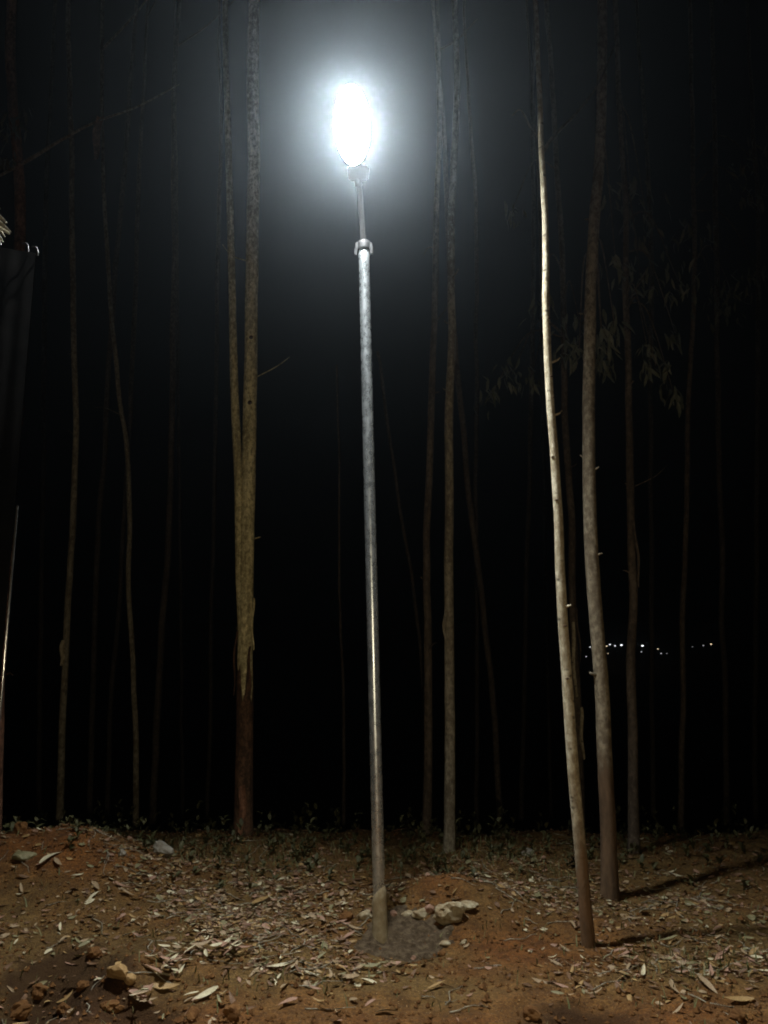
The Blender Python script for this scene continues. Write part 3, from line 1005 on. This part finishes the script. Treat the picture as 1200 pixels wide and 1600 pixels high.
def rock(name, px, py, sx, sy, sz, mat, label, cat, seed, rz=0.0, group=None, sink=0.3, pits=0.0, lumps=0.35, tilt=0.0):
    p = G(px, py)
    z = gz1(p.x, p.y)
    o = link_mesh(name, rock_mesh(name, sx, sy, sz, mat, seed, lumps, 3, pits), None, (p.x, p.y, z + sz * (0.5 - sink)), (tilt, 0, rz))
    tag(o, label, cat, group)
    return o
RG = 'pale rubble round the dug hole'
rock('rubble_chunk', 703, 1438, 0.20, 0.13, 0.13, M['rock_pale'], 'largest pitted pale rubble chunk right of the footing', 'rubble', 1, 0.35, RG, 0.2, 0.25)
rock('rubble_chunk', 732, 1422, 0.13, 0.07, 0.055, M['rock_pale'], 'flat pale flake at the upper right of the pitted chunk', 'rubble', 2, -0.2, RG, 0.1)
rock('rubble_chunk', 658, 1432, 0.11, 0.07, 0.06, M['rock_pale'], 'pale chunk lying between the pole and the pitted chunk', 'rubble', 3, 0.5, RG)
rock('rubble_chunk', 636, 1433, 0.08, 0.05, 0.045, M['rock_pale'], 'small pale chunk just behind the cement', 'rubble', 4, 0.1, RG)
rock('rubble_chunk', 616, 1431, 0.06, 0.05, 0.04, M['leaf_pink'], 'small tan lump touching the right side of the pole', 'rubble', 5, 0.1, RG)
rock('rubble_chunk', 672, 1426, 0.08, 0.06, 0.05, M['leaf_pink'], 'pinkish lump beside the pale chunk behind the footing', 'rubble', 15, 0.7, RG)
rock('rubble_chunk', 571, 1436, 0.10, 0.06, 0.07, M['rock_pale'], 'whitish rubble chunk just left of the pole', 'rubble', 6, 0.2, RG)
rock('rubble_chunk', 541, 1436, 0.10, 0.07, 0.05, M['clod'], 'dull brown chunk second to the left of the pole', 'rubble', 7, 0.5, RG)
rock('rubble_chunk', 697, 1478, 0.085, 0.05, 0.035, M['rock_pale'], 'pale chip at the right rim of the footing', 'rubble', 8, 0.2, RG)
rock('rubble_chunk', 724, 1476, 0.045, 0.03, 0.03, M['rock_pale'], 'small chip furthest right of the footing', 'rubble', 9, 0.2, RG)
rock('rubble_chunk', 690, 1492, 0.06, 0.05, 0.03, M['clod'], 'brown crumb below the pale chip by the footing', 'rubble', 10, 0.9, RG)
rock('rubble_chunk', 646, 1500, 0.035, 0.03, 0.03, M['leaf_pink'], 'tan pebble at the front rim of the footing', 'rubble', 11, 0.2, RG)
rock('stone', 252, 1334, 0.16, 0.12, 0.12, M['rock_grey'], 'grey rounded stone in the weeds beyond the spoil heap', 'stone', 12, 0.3)
rock('stone', 191, 1336, 0.06, 0.05, 0.05, M['rock_grey'], 'small pale stone at the right foot of the spoil heap', 'stone', 13, 0.3)
rock('stone', 38, 1342, 0.16, 0.10, 0.07, M['leaf_olive'], 'greenish flat stone on the left of the spoil heap', 'stone', 14, 0.4)
rock('stone', 32, 1300, 0.09, 0.08, 0.10, M['clod'], 'reddish stone at the far left behind the spoil heap', 'stone', 16, 0.4)
rock('stone', 825, 1335, 0.10, 0.08, 0.06, M['rock_grey'], 'dim grey stone in the weeds left of the pale tree', 'stone', 17, 0.4)
CG = 'soil clods by the rut'
rock('wood_chunk', 182, 1530, 0.13, 0.07, 0.075, M['wood_cut'], 'knobbly yellowish wood chunk on the edge of the rut', 'wood chunk', 21, -0.5, None, 0.1, 0.1, 0.6)
rock('wood_chunk', 203, 1540, 0.055, 0.05, 0.055, M['wood_cut'], 'round orange wood end beside the knobbly chunk', 'wood chunk', 22, 0, None, 0.1)
for k, (px, py, s, lab) in enumerate([(170, 1578, 0.08, 'orange clod below the yellowish wood chunk'), (184, 1582, 0.05, 'small orange clod touching a bigger one below the wood chunk'), (60, 1555, 0.10, 'broken clod on the left lip of the rut'),
        (100, 1585, 0.09, 'crumbling clod deep in the rut'), (148, 1495, 0.10, 'rough clod on the far lip of the rut'), (30, 1585, 0.12, 'large clod in the bottom left corner'), (130, 1545, 0.07, 'dark clod in the middle of the rut'),
        (360, 1588, 0.10, 'orange clod at the bottom edge left of centre'), (300, 1590, 0.08, 'flat clod under the pale slivers'), (830, 1590, 0.09, 'low clod by the dark hollow at the bottom right'), (1150, 1592, 0.09, 'clod in the bottom right corner')]):
    rock('soil_clod', px, py, s, s * 0.8, s * 0.7, M['clod'], lab, 'clod', 30 + k, k * 0.7, CG if px < 200 else None, 0.35, 0, 0.6)

# ------------------------------------------------------------------ dry leaves
SHAPES = []
for s in range(7):
    rnd = random.Random(300 + s)
    SHAPES.append((rnd.uniform(0.16, 0.30), rnd.uniform(-0.35, 0.35), rnd.uniform(-0.05, 0.20), rnd.uniform(-1.3, 1.3)))
LEAFMESH = {}
def leaf_mesh(color, s):
    if (color, s) not in LEAFMESH:
        wr, sk, cu, tw = SHAPES[s]
        v, f = leaf_strip(1.0, wr, sk, cu, 6, tw)
        v = [(a - 0.5, b, c) for a, b, c in v]
        LEAFMESH[(color, s)] = mesh_from('dry_leaf', v, f, M['leaf_' + color], True)
    return LEAFMESH[(color, s)]

def gnormal(x, y):
    e = 0.03
    a = gz(np.array([x - e, x + e, x, x]), np.array([y, y, y - e, y + e]), False)
    return Vector((-(a[1] - a[0]) / (2 * e), -(a[3] - a[2]) / (2 * e), 1)).normalized()

def lay_leaf(x, y, length, yaw, color, s, tilt, label, group, lift=0.001, name='dry_leaf', cat='leaf'):
    o = link_mesh(name, leaf_mesh(color, s))
    nrm = gnormal(x, y)
    q = nrm.to_track_quat('Z', 'Y').to_matrix() @ Euler((tilt[0], tilt[1], yaw)).to_matrix()
    o.rotation_euler = q.to_euler()
    o.scale = (length,) * 3
    o.location = (x, y, gz1(x, y) + lift + 0.5 * length * abs(math.sin(tilt[1])) * 0.35)
    tag(o, label, cat, group)
    return o

# those the photo shows one by one: pixel, length in metres, direction in the picture (degrees), colour
ONE = [
 (78, 1342, .15, 25, 'pale', 'pale upright leaf on top of the spoil heap', 'leaf'),
 (65, 1353, .06, 10, 'pink', 'pinkish leaf tip below the upright leaf on the spoil heap', 'leaf'),
 (90, 1354, .10, -30, 'buff', 'bent buff leaf beside the upright one on the heap', 'leaf'),
 (120, 1371, .08, 5, 'pale', 'thin arched pale leaf below the heap top', 'leaf'),
 (33, 1395, .09, -30, 'buff', 'buff curled leaf low on the left of the heap', 'leaf'),
 (31, 1403, .05, 0, 'pale', 'short pale leaf under the curled buff one', 'leaf'),
 (149, 1388, .13, -55, 'buff', 'long leaf stalk leaning over a broad pale leaf', 'leaf'),
 (147, 1403, .09, 20, 'pale', 'broad pale leaf on the lower slope of the heap', 'leaf'),
 (190, 1390, .13, -45, 'pink', 'long pinkish leaf right of the heap', 'leaf'),
 (198, 1400, .10, -35, 'buff', 'buff leaf overlapping the long pinkish one', 'leaf'),
 (170, 1392, .06, 80, 'olive', 'olive leaf standing between two leaves right of the heap', 'leaf'),
 (74, 1427, .055, 0, 'pink', 'small pink leaf in bare soil at the left', 'leaf'),
 (93, 1455, .075, -25, 'pale', 'pale leaf in bare soil above the rut', 'leaf'),
 (25, 1475, .05, 10, 'pale', 'bright small leaf far left above the rut', 'leaf'),
 (99, 1471, .06, 40, 'buff', 'buff leaf just above the rut', 'leaf'),
 (246, 1437, .08, 0, 'pale', 'pale leaf left end of the litter patch', 'leaf'),
 (256, 1483, .06, 25, 'pale', 'pale leaf slanting on bare soil left of the litter', 'leaf'),
 (272, 1479, .05, 100, 'pale', 'short whitish leaf standing on bare soil', 'leaf'),
 (322, 1473, .06, -10, 'pale', 'bright short leaf at the lower edge of the litter', 'leaf'),
 (315, 1486, .10, 35, 'buff', 'buff leaf under the bright short one', 'leaf'),
 (299, 1560, .07, 70, 'pale', 'leftmost of four pale slivers near the bottom edge', 'sliver'),
 (298, 1566, .06, 65, 'buff', 'second pale sliver under the leftmost one', 'sliver'),
 (311, 1566, .085, -55, 'pink', 'third sliver, pinkish, of the four at the bottom edge', 'sliver'),
 (321, 1562, .11, -58, 'pale', 'longest and rightmost of the four pale slivers', 'sliver'),
 (346, 1558, .05, 80, 'ochre', 'ochre leaf above an olive one near the bottom edge', 'leaf'),
 (343, 1572, .075, 55, 'olive', 'olive pale leaf right of the four slivers', 'leaf'),
 (364, 1574, .13, -45, 'brown', 'brown curved stalk reaching the bottom clod', 'leaf'),
 (236, 1518, .11, 85, 'pink', 'thin curved twig like leaf by the crumpled clump', 'leaf'),
 (222, 1563, .12, -30, 'pink', 'pinkish shredded strip at the lower left', 'leaf'),
 (226, 1573, .10, -10, 'buff', 'buff shredded strip below the pinkish one', 'leaf'),
 (258, 1548, .12, -15, 'ochre', 'ochre long leaf under the crumpled clump', 'leaf'),
 (435, 1515, .13, -28, 'pale', 'largest pale green leaf lying left of centre', 'leaf'),
 (438, 1502, .05, 60, 'pale', 'small pale leaf standing above the largest pale one', 'leaf'),
 (413, 1510, .10, -20, 'buff', 'buff leaf touching the largest pale leaf', 'leaf'),
 (436, 1531, .05, -30, 'pale', 'dull pale scrap under the largest leaf', 'leaf'),
 (446, 1544, .075, -25, 'buff', 'buff leaf alone below the largest pale leaf', 'leaf'),
 (462, 1512, .09, 10, 'buff', 'buff leaf right of the largest pale leaf', 'leaf'),
 (545, 1534, .12, 12, 'buff', 'pointed tan leaf in front of the footing', 'leaf'),
 (574, 1539, .12, -8, 'pale', 'long pale leaf following the pointed tan one', 'leaf'),
 (577, 1515, .11, 12, 'olive', 'olive buff leaf in front of the pole foot', 'leaf'),
 (492, 1549, .06, 0, 'pink', 'small pinkish leaf below the pointed leaf', 'leaf'),
 (449, 1572, .10, 85, 'pink', 'thin reddish leaf upright at the bottom left of centre', 'leaf'),
 (606, 1584, .10, 65, 'buff', 'buff twisted leaf at the bottom edge below the pole', 'leaf'),
 (680, 1547, .09, 5, 'ochre', 'lone tan leaf on red soil right of centre', 'leaf'),
 (534, 1402, .09, 5, 'buff', 'buff curled leaf left of the pole at the hole', 'leaf'),
 (537, 1417, .06, 85, 'pale', 'short pale leaf pointing down at the hole', 'leaf'),
 (515, 1403, .09, -25, 'pink', 'pink leaf at the left of the curled buff leaf', 'leaf'),
 (556, 1455, .09, -15, 'buff', 'buff leaf on the left rim of the footing', 'leaf'),
 (546, 1465, .08, 0, 'pink', 'pinkish leaf under the one on the rim', 'leaf'),
 (548, 1490, .06, -10, 'pale', 'pale leaf low on the left rim of the footing', 'leaf'),
 (404, 1414, .22, -8, 'ochre', 'long tan stalk lying across the litter patch', 'leaf'),
 (448, 1393, .16, 6, 'buff', 'long pale strip at the back of the litter patch', 'leaf'),
 (630, 1299, .16, -4, 'pink', 'pale stick lying far back right of the pole', 'stick'),
 (863, 1500, .05, 30, 'pale', 'bright small leaf on red soil left of the pale tree', 'leaf'),
 (912, 1502, .05, 60, 'pale', 'small pale leaf at the foot of the pale tree', 'leaf'),
 (848, 1458, .05, -10, 'pale', 'pale scrap on red soil well left of the pale tree', 'leaf'),
 (896, 1448, .07, -30, 'buff', 'pale leaf left of the pale tree foot', 'leaf'),
 (992, 1440, .08, 5, 'buff', 'buff leaf beyond the pale tree shadow', 'leaf'),
 (1045, 1472, .09, -50, 'olive', 'thin olive leaf at the tip of the tree shadow', 'leaf'),
 (972, 1500, .08, -10, 'buff', 'buff leaf just below the tree shadow', 'leaf'),
 (1005, 1527, .10, -8, 'pale', 'thin pale strip in the grass at the right', 'leaf'),
 (1112, 1524, .10, -15, 'pink', 'pinkish curved leaf in the grass at the right', 'leaf'),
 (1105, 1545, .13, -18, 'buff', 'bright long buff leaf near the bottom right', 'leaf'),
 (1122, 1500, .07, -50, 'pink', 'pink short leaf above the curved one at the right', 'leaf'),
 (1052, 1550, .11, -60, 'buff', 'buff stalk slanting in the right grass', 'leaf'),
 (1155, 1568, .12, -62, 'ochre', 'ochre upright leaf by the bottom right corner', 'leaf'),
 (1196, 1522, .07, 0, 'pale', 'pale leaf cut by the right edge', 'leaf'),
 (1190, 1497, .06, -75, 'pink', 'reddish leaf standing near the right edge', 'leaf'),
 (1165, 1495, .08, -10, 'buff', 'grey buff leaf in the weeds at the right', 'leaf'),
 (1120, 1455, .09, 25, 'pink', 'dim pink leaf out on the right soil', 'leaf'),
]
for k, (px, py, ln, deg, col, lab, cat) in enumerate(ONE):
    p = G(px, py)
    # a direction seen in the picture laid on the ground: foreshortened away from the viewer
    sl = math.sin(math.atan2(CAM.z, p.y))
    yaw = math.atan2(math.sin(R(deg)) / max(0.3, sl) * 0.75, math.cos(R(deg)))
    nm = {'leaf': 'dry_leaf', 'sliver': 'bark_sliver', 'stick': 'dry_stick'}[cat]
    lay_leaf(p.x, p.y, ln * 1.12, yaw, col, k % 7, (random.uniform(-0.4, 0.1), random.uniform(-0.22, 0.22)), lab, 'larger fallen leaves lying on the bare earth' if cat == 'leaf' else None, 0.012, nm, cat)

# crumpled clump of pale dead leaves near the bottom left: one bundle
def clump(px, py, size, n, label, seed):
    p = G(px, py)
    rnd = random.Random(seed)
    z = gz1(p.x, p.y)
    root = empty('leaf_clump', (p.x, p.y, z))
    tag(root, label, 'leaf clump')
    for k in range(n):
        o = link_mesh('leaf', leaf_mesh(rnd.choice(['pale', 'pale', 'olive', 'buff', 'pink']), rnd.randrange(7)), root)
        o.location = (rnd.gauss(0, size * 0.42), rnd.gauss(0, size * 0.5), 0.014 + rnd.uniform(0, 0.05))
        o.rotation_euler = (rnd.uniform(-0.5, 0.5), rnd.uniform(-0.45, 0.45), rnd.gauss(0.8, 0.6))
        o.scale = (rnd.uniform(0.6, 1.1) * size,) * 3
clump(272, 1518, 0.11, 22, 'crumpled clump of pale leaves near the bottom left', 5)
clump(345, 1492, 0.12, 18, 'pale heap of leaves at the lower edge of the litter', 6)
clump(222, 1568, 0.09, 12, 'shredded pale heap left of the four slivers', 7)

# the rest of the litter
def litter_density(px, py):
    d = 0.10
    d += 1.0 * math.exp(-((px - 400) / 150) ** 2 - ((py - 1440) / 48) ** 2)
    d += 0.8 * math.exp(-((px - 500) / 90) ** 2 - ((py - 1490) / 35) ** 2)
    d += 0.40 * math.exp(-((px - 300) / 200) ** 2 - ((py - 1385) / 40) ** 2)
    d += 0.6 * math.exp(-((px - 1070) / 150) ** 2 - ((py - 1520) / 36) ** 2)
    d += 0.5 * math.exp(-((px - 880) / 110) ** 2 - ((py - 1405) / 38) ** 2)
    d += 0.30 * math.exp(-((px - 750) / 120) ** 2 - ((py - 1365) / 20) ** 2)
    d += 0.30 * math.exp(-((px - 1040) / 130) ** 2 - ((py - 1420) / 35) ** 2)
    d *= 1 - 0.9 * math.exp(-((px - 780) / 110) ** 2 - ((py - 1480) / 80) ** 2)
    d *= 1 - 0.95 * math.exp(-((px - 620) / 80) ** 2 - ((py - 1470) / 34) ** 2)
    if py > 1545: d *= 0.30
    return d

ZONES = [
    (lambda x, y: x < 215 and y < 1480, 'dry leaf scattered on the left spoil heap', 'leaves scattered on the spoil heap'),
    (lambda x, y: x < 600 and y < 1375, 'dim dry leaf at the back of the ground left of the pole', 'dim leaves at the back left'),
    (lambda x, y: x < 600 and y < 1510, 'dry leaf in the dense litter left of the pole', 'leaves of the dense litter patch'),
    (lambda x, y: x < 600, 'dry leaf on the bare bottom strip left of the pole', 'leaves on the bottom strip at the left'),
    (lambda x, y: x < 890 and y < 1420, 'dry leaf behind the red patch right of the pole', 'leaves behind the red patch'),
    (lambda x, y: x < 890, 'dry leaf on the red soil patch right of the pole', 'leaves on the red soil patch'),
    (lambda x, y: y < 1480, 'dry leaf behind the shadow of the pale tree', 'leaves around the right hand trees'),
    (lambda x, y: True, 'dry leaf in the sparse grass at the lower right', 'leaves in the lower right grass'),
]
COLS = ['buff'] * 5 + ['pink'] * 3 + ['pale'] * 1 + ['ochre'] * 3 + ['brown'] * 9 + ['olive'] * 3
cand = []
rnd = random.Random(77)
tries = 0
gx_, gy_ = np.meshgrid(np.arange(132) / 20 - 3.2, np.arange(100) / 20 + 3.3, indexing='ij')
PATCH = vnoise(gx_ * 3.2, gy_ * 3.2, 5)
while len(cand) < 10000 and tries < 400000:
    tries += 1
    x = rnd.uniform(-3.1, 3.2); y = rnd.uniform(3.35, 8.0)
    px, py = project(x, y, 0)
    if not (-60 < px < 1260 and 1280 < py < 1640): continue
    pch = PATCH[int((x + 3.2) * 20), int((y - 3.3) * 20)]
    if rnd.random() < litter_density(px, py) * (0.25 + 1.3 * pch):
        cand.append((x, y, px, py, rnd.uniform(0.03, 0.092)))
cand.sort(key=lambda c: -c[4] / c[1])
inside = [c for c in cand if 5 < c[2] < 1195 and c[3] < 1595][:225]
ins = set(id(c) for c in inside)
for k, c in enumerate(inside):
    for fn, lab, grp in ZONES:
        if fn(c[2], c[3]): break
    col = rnd.choice(COLS)
    cn = {'pink': 'pinkish', 'brown': 'dark brown', 'pale': 'pale grey'}.get(col, col)
    lay_leaf(c[0], c[1], c[4], rnd.gauss(0, 0.9), col, rnd.randrange(7), (rnd.uniform(-0.5, 0.5), rnd.uniform(-0.35, 0.35)), cn + ' ' + lab.replace('dry leaf', 'fallen leaf').replace('dim ', ''), cn + ' ' + grp)
V = []; Fc = []; FM = []
names = list(LEAFC)
zs_ = gz(np.array([c[0] for c in cand]), np.array([c[1] for c in cand]))
ZC = {id(c): float(zs_[i]) for i, c in enumerate(cand)}
for c in cand:
    if id(c) in ins: continue
    s = rnd.randrange(7)
    wr, sk, cu, tw = SHAPES[s]
    ln = c[4] * rnd.uniform(0.30, 0.85)
    v, f = leaf_strip(ln, ln * wr * rnd.uniform(0.9, 2.6), sk, cu, 4, tw)
    e = Euler((rnd.uniform(-0.5, 0.5), rnd.uniform(-0.35, 0.35), rnd.gauss(0, 0.9))).to_matrix()
    zc = ZC[id(c)] + 0.006
    o = len(V)
    mi = names.index(rnd.choice(COLS))
    for p in v:
        q = e @ Vector((p[0] - ln / 2, p[1], p[2]))
        V.append((c[0] + q.x, c[1] + q.y, zc + q.z))
    Fc += [tuple(o + i for i in ff) for ff in f]
    FM += [mi] * len(f)
tag(link_mesh('leaf_litter', mesh_from('leaf_litter', V, Fc, [M['leaf_' + k] for k in names], True, FM)), 'small crumbled leaf litter strewn over the earth', None, None, 'stuff')

# fallen twigs
V = []; Fc = []
for k in range(260):
    while True:
        x = rnd.uniform(-3.0, 3.1); y = rnd.uniform(3.5, 7.0)
        px, py = project(x, y, 0)
        if rnd.random() < 0.1 + litter_density(px, py): break
    ln = rnd.uniform(0.05, 0.28); a = rnd.gauss(0, 0.8)
    n_ = 5
    xs_ = [x + ln * (i / n_ - .5) * math.cos(a + 0.3 * math.sin(i + k)) for i in range(n_ + 1)]
    ys_ = [y + ln * (i / n_ - .5) * math.sin(a + 0.3 * math.sin(i + k)) for i in range(n_ + 1)]
    zs_ = gz(np.array(xs_), np.array(ys_)) + 0.004 + np.array([rnd.uniform(0, 0.008) for i in range(n_ + 1)])
    v, f = tube(np.array([xs_, ys_, zs_]).T, np.linspace(0.0032, 0.0015, n_ + 1), 5)
    o = len(V)
    V += list(v); Fc += [tuple(o + i for i in ff) for ff in f]
tag(link_mesh('fallen_twigs', mesh_from('fallen_twigs', V, Fc, M['bark_mottled'])), 'thin twigs fallen among the leaf litter', None, None, 'stuff')

# crumbs of soil and grit
V = []; Fc = []
xs_ = RNG.uniform(-2.9, 3.0, 7000); ys_ = 3.38 + 4.2 * RNG.random(7000) ** 1.4
zs_ = gz(xs_, ys_)
for k in range(7000):
    x, y = float(xs_[k]), float(ys_[k])
    s = rnd.uniform(0.004, 0.016) * (1.5 if rnd.random() < 0.1 else 1)
    z = float(zs_[k]) + s * 0.3
    o = len(V)
    for q in ((1, 0, 0), (-1, 0.1, 0), (0.1, 1, 0), (0, -1, 0.1), (0.1, 0, 0.9), (0, 0, -0.9)):
        V.append((x + s * q[0] * rnd.uniform(.6, 1.1), y + s * q[1] * rnd.uniform(.6, 1.1), z + s * q[2] * rnd.uniform(.6, 1.1)))
    for ff in ((0, 2, 4), (2, 1, 4), (1, 3, 4), (3, 0, 4), (2, 0, 5), (1, 2, 5), (3, 1, 5), (0, 3, 5)):
        Fc.append(tuple(o + i for i in ff))
tag(link_mesh('soil_crumbs', mesh_from('soil_crumbs', V, Fc, M['clod'], False)), 'loose crumbs of red soil', None, None, 'stuff')

# sparse grass and weeds
V = []; Fc = []
def grass_density(px, py):
    d = 0.04
    d += 0.9 * math.exp(-((px - 740) / 130) ** 2 - ((py - 1342) / 20) ** 2)
    d += 0.7 * math.exp(-((px - 400) / 190) ** 2 - ((py - 1345) / 24) ** 2)
    d += 0.6 * math.exp(-((px - 1090) / 140) ** 2 - ((py - 1510) / 40) ** 2)
    d += 0.35 * math.exp(-((px - 450) / 60) ** 2 - ((py - 1535) / 18) ** 2)
    d += 0.5 * math.exp(-((px - 860) / 60) ** 2 - ((py - 1375) / 22) ** 2)
    return d
n_g = 0
while n_g < 2800:
    x = rnd.uniform(-3.0, 3.3); y = rnd.uniform(3.4, 9.0)
    px, py = project(x, y, 0)
    if rnd.random() > grass_density(px, py): continue
    n_g += 1
    h = rnd.uniform(0.02, 0.065); a = rnd.uniform(0, 6.28); w = rnd.uniform(0.002, 0.0045)
    bx, by = math.cos(a) * h * rnd.uniform(0.2, 0.9), math.sin(a) * h * rnd.uniform(0.2, 0.9)
    z = gz1(x, y) - 0.004
    o = len(V)
    nx, ny = -math.sin(a) * w, math.cos(a) * w
    V += [(x - nx, y - ny, z), (x + nx, y + ny, z), (x + bx * .4 + nx * .8, y + by * .4 + ny * .8, z + h * .65), (x + bx * .4 - nx * .8, y + by * .4 - ny * .8, z + h * .65), (x + bx, y + by, z + h)]
    Fc += [(o, o + 1, o + 2, o + 3), (o + 3, o + 2, o + 4)]
tag(link_mesh('grass', mesh_from('grass', V, Fc, M['grass'], True)), 'sparse short grass in the earth', None, None, 'stuff')

V = []; Fc = []
for k in range(560):
    while True:
        x = rnd.uniform(-3.4, 3.6); y = rnd.uniform(5.4, 9.5)
        px, py = project(x, y, 0)
        if rnd.random() < 0.25 + 0.75 * math.exp(-((py - 1335) / 28) ** 2): break
    z = gz1(x, y)
    for j in range(rnd.randint(4, 8)):
        ln = rnd.uniform(0.03, 0.075)
        v, f = leaf_strip(ln, ln * 0.5, rnd.uniform(-.2, .2), -0.12, 3)
        e = Euler((0, R(rnd.uniform(-60, -5)), rnd.uniform(0, 6.28))).to_matrix()
        o = len(V)
        hz = rnd.uniform(0.0, 0.07 if y < 6.3 or k % 3 else 0.24)
        for p in v:
            q = e @ Vector(p)
            V.append((x + q.x, y + q.y, z + hz + q.z))
        Fc += [tuple(o + i for i in ff) for ff in f]
tag(link_mesh('undergrowth', mesh_from('undergrowth', V, Fc, M['weed'], True)), 'low dark weeds where the ground falls away', None, None, 'stuff')

# ------------------------------------------------------------------ kiosk corner at the left edge
KX, KY = at(60, 395, 3.0).x, 3.0
KH = at(60, 395, 3.0).z
kg = gz1(KX - 0.4, KY)
kiosk = empty('kiosk', (KX, KY, kg))
tag(kiosk, 'dark sheet metal kiosk corner with a glinting edge at the left', 'kiosk')
def corrugated(name, x0, x1, y0, y1, h0, h1, mat):
    n = 90
    L = math.hypot(x1 - x0, y1 - y0)
    nx, ny = -(y1 - y0) / L, (x1 - x0) / L
    V = []; Fc = []
    for i in range(n + 1):
        t = i / n
        o = 0.0022 * math.sin(t * L / 0.076 * 2 * math.pi)
        for (z, s) in ((-0.2, 0), (h0 + (h1 - h0) * t, 0), (h0 + (h1 - h0) * t, 1), (-0.2, 1)):
            V.append((x0 + (x1 - x0) * t + nx * (o + s * 0.002), y0 + (y1 - y0) * t + ny * (o + s * 0.002), z))
    for i in range(n):
        a = i * 4
        for k in range(4):
            Fc.append((a + k, a + (k + 1) % 4, a + 4 + (k + 1) % 4, a + 4 + k))
    return link_mesh(name, mesh_from(name, V, Fc, mat), kiosk)
hk = KH - kg
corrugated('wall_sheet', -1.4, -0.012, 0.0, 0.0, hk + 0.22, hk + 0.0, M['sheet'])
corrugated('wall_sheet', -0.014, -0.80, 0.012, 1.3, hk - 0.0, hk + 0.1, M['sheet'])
v, f = cyl_between((0, 0, -0.2), (0, 0, 2.15 - kg), 0.0045, 14, 30)
f = f[:-2]
link_mesh('corner_trim', mesh_from('corner_trim', v, f, M['trim']), kiosk)
for (dx, dz) in ((-0.045, 0.02), (-0.004, 0.004)):
    v, f = tube(catmull([(dx - 0.02, -0.012, hk + dz + 0.016), (dx, -0.016, hk + dz + 0.012), (dx + 0.008, -0.016, hk + dz - 0.006), (dx + 0.006, -0.012, hk + dz - 0.024)], 9), np.full(10, 0.0035), 8)
    link_mesh('roof_hook', mesh_from('roof_hook', v, f, M['plain_steel']), kiosk)

# dry frond over the kiosk roof
fp = at(-34, 345, 3.05)
frond = empty('dry_frond', (fp.x, fp.y, KH + 0.1))
tag(frond, 'ragged pale dry frond hanging over the kiosk roof', 'frond')
rnd = random.Random(9)
tips = [(2, 327, -60), (12, 350, -50), (19, 364, -18), (17, 367, -25), (9, 372, -30), (7, 380, -35), (3, 384, -40), (10, 358, -30)]
for k, (px, py, dg) in enumerate(tips):
    tip = at(px, py, 3.05 + 0.01 * k)
    b0 = Vector((fp.x + rnd.uniform(-.02, .02), 3.05 + 0.012 * k, fp.z + rnd.uniform(-0.04, 0.06)))
    b1 = (b0 + tip) / 2 + Vector((0, 0, 0.03))
    pts = catmull([np.array(b0 - frond.location), np.array(b1 - frond.location), np.array(tip - frond.location)], 8)
    V = []; Fc = []
    for i, q in enumerate(pts):
        t_ = i / (len(pts) - 1)
        w = 0.017 * (1 - t_ ** 3) + 0.002
        V += [(q[0], q[1] - 0.006, q[2] + w), (q[0], q[1] - 0.012, q[2]), (q[0], q[1] - 0.004, q[2] - w)]
    for i in range(len(pts) - 1):
        for s in (0, 1):
            a = i * 3 + s
            Fc.append((a, a + 1, a + 4, a + 3))
    link_mesh('frond_blade', mesh_from('frond_blade', V, Fc, M['frond']), frond)
v, f = tube(catmull([(0, 0.03, -0.35), (0, 0.03, fp.z - frond.location.z - 0.1), (0.0, 0.04, fp.z - frond.location.z + 0.08)], 10), np.full(11, 0.009), 8)
link_mesh('stalk', mesh_from('stalk', v, f, M['bark_brown']), frond)

# ------------------------------------------------------------------ lamps of the town across the valley
TOWN = [(916, 1026, .28, 1), (922, 1011, .42, 1), (948, 1009.5, .42, 1), (953, 1007, .5, 1.4), (961, 1009, .45, 1.2), (971, 1008, .6, 2), (950, 1021, .35, .6), (1004, 1009, .62, 2.2), (1002, 1018.5, .36, .6),
        (1020, 1010.5, .3, .5), (1028, 1014, .42, 1), (1033, 1021, .36, .6), (1042, 1021, .3, .3), (1099, 1008.5, .34, .5), (1111, 1006.5, .46, 1.4), (1082, 1010.5, .3, .25)]
TL = ['lowest far lamp, left of the mottled trunk', 'far lamp close against the left side of the mottled trunk', 'far lamp nearest the right side of the mottled trunk', 'upper far lamp right of the mottled trunk', 'middle lamp of the row right of the mottled trunk',
      'bright far lamp ending the row left of the brown slim tree', 'dim far lamp below the row beside the mottled trunk', 'brightest far lamp just right of the brown slim tree', 'dim far lamp under the brightest one', 'faint lamp first after the brightest one',
      'far lamp stepping down the hill right of the brightest', 'dim far lamp lowest right of the brightest', 'very faint far lamp beside the lowest dim one', 'faint lamp just left of the rightmost one', 'rightmost far lamp on the hillside', 'very faint far lamp by the furthest right slim tree']
EM = {}
for k, (px, py, r, e) in enumerate(TOWN):
    Y = 292 + 9 * math.sin(k * 2.3)
    p = at(px, py, Y)
    g = gz1(p.x, p.y)
    root = empty('distant_lamp', (p.x, p.y, g))
    tag(root, TL[k], 'lamp', 'lamps of the town across the valley')
    bm = bmesh.new(); bmesh.ops.create_icosphere(bm, subdivisions=2, radius=r * 0.4)
    for vv in bm.verts: vv.co.x *= 1.7
    key = round(e, 2)
    key = (key, k % 4 == 2)
    if key not in EM: EM[key] = mat_emit('far_lamp_glow', (1.0, 0.80, 0.52) if k % 4 == 2 else (0.93, 0.97, 1.0), 1.5 * e)
    link_mesh('globe', bm_mesh('globe', bm, EM[key], True), root, (0, 0, p.z - g))
    if p.z - g > 0.5:
        v, f = cyl_between((0, 0, -0.5), (0, 0, p.z - g - r * 0.5), 0.08, 6, 1)
        link_mesh('post', mesh_from('post', v, f, M['plain_steel']), root)
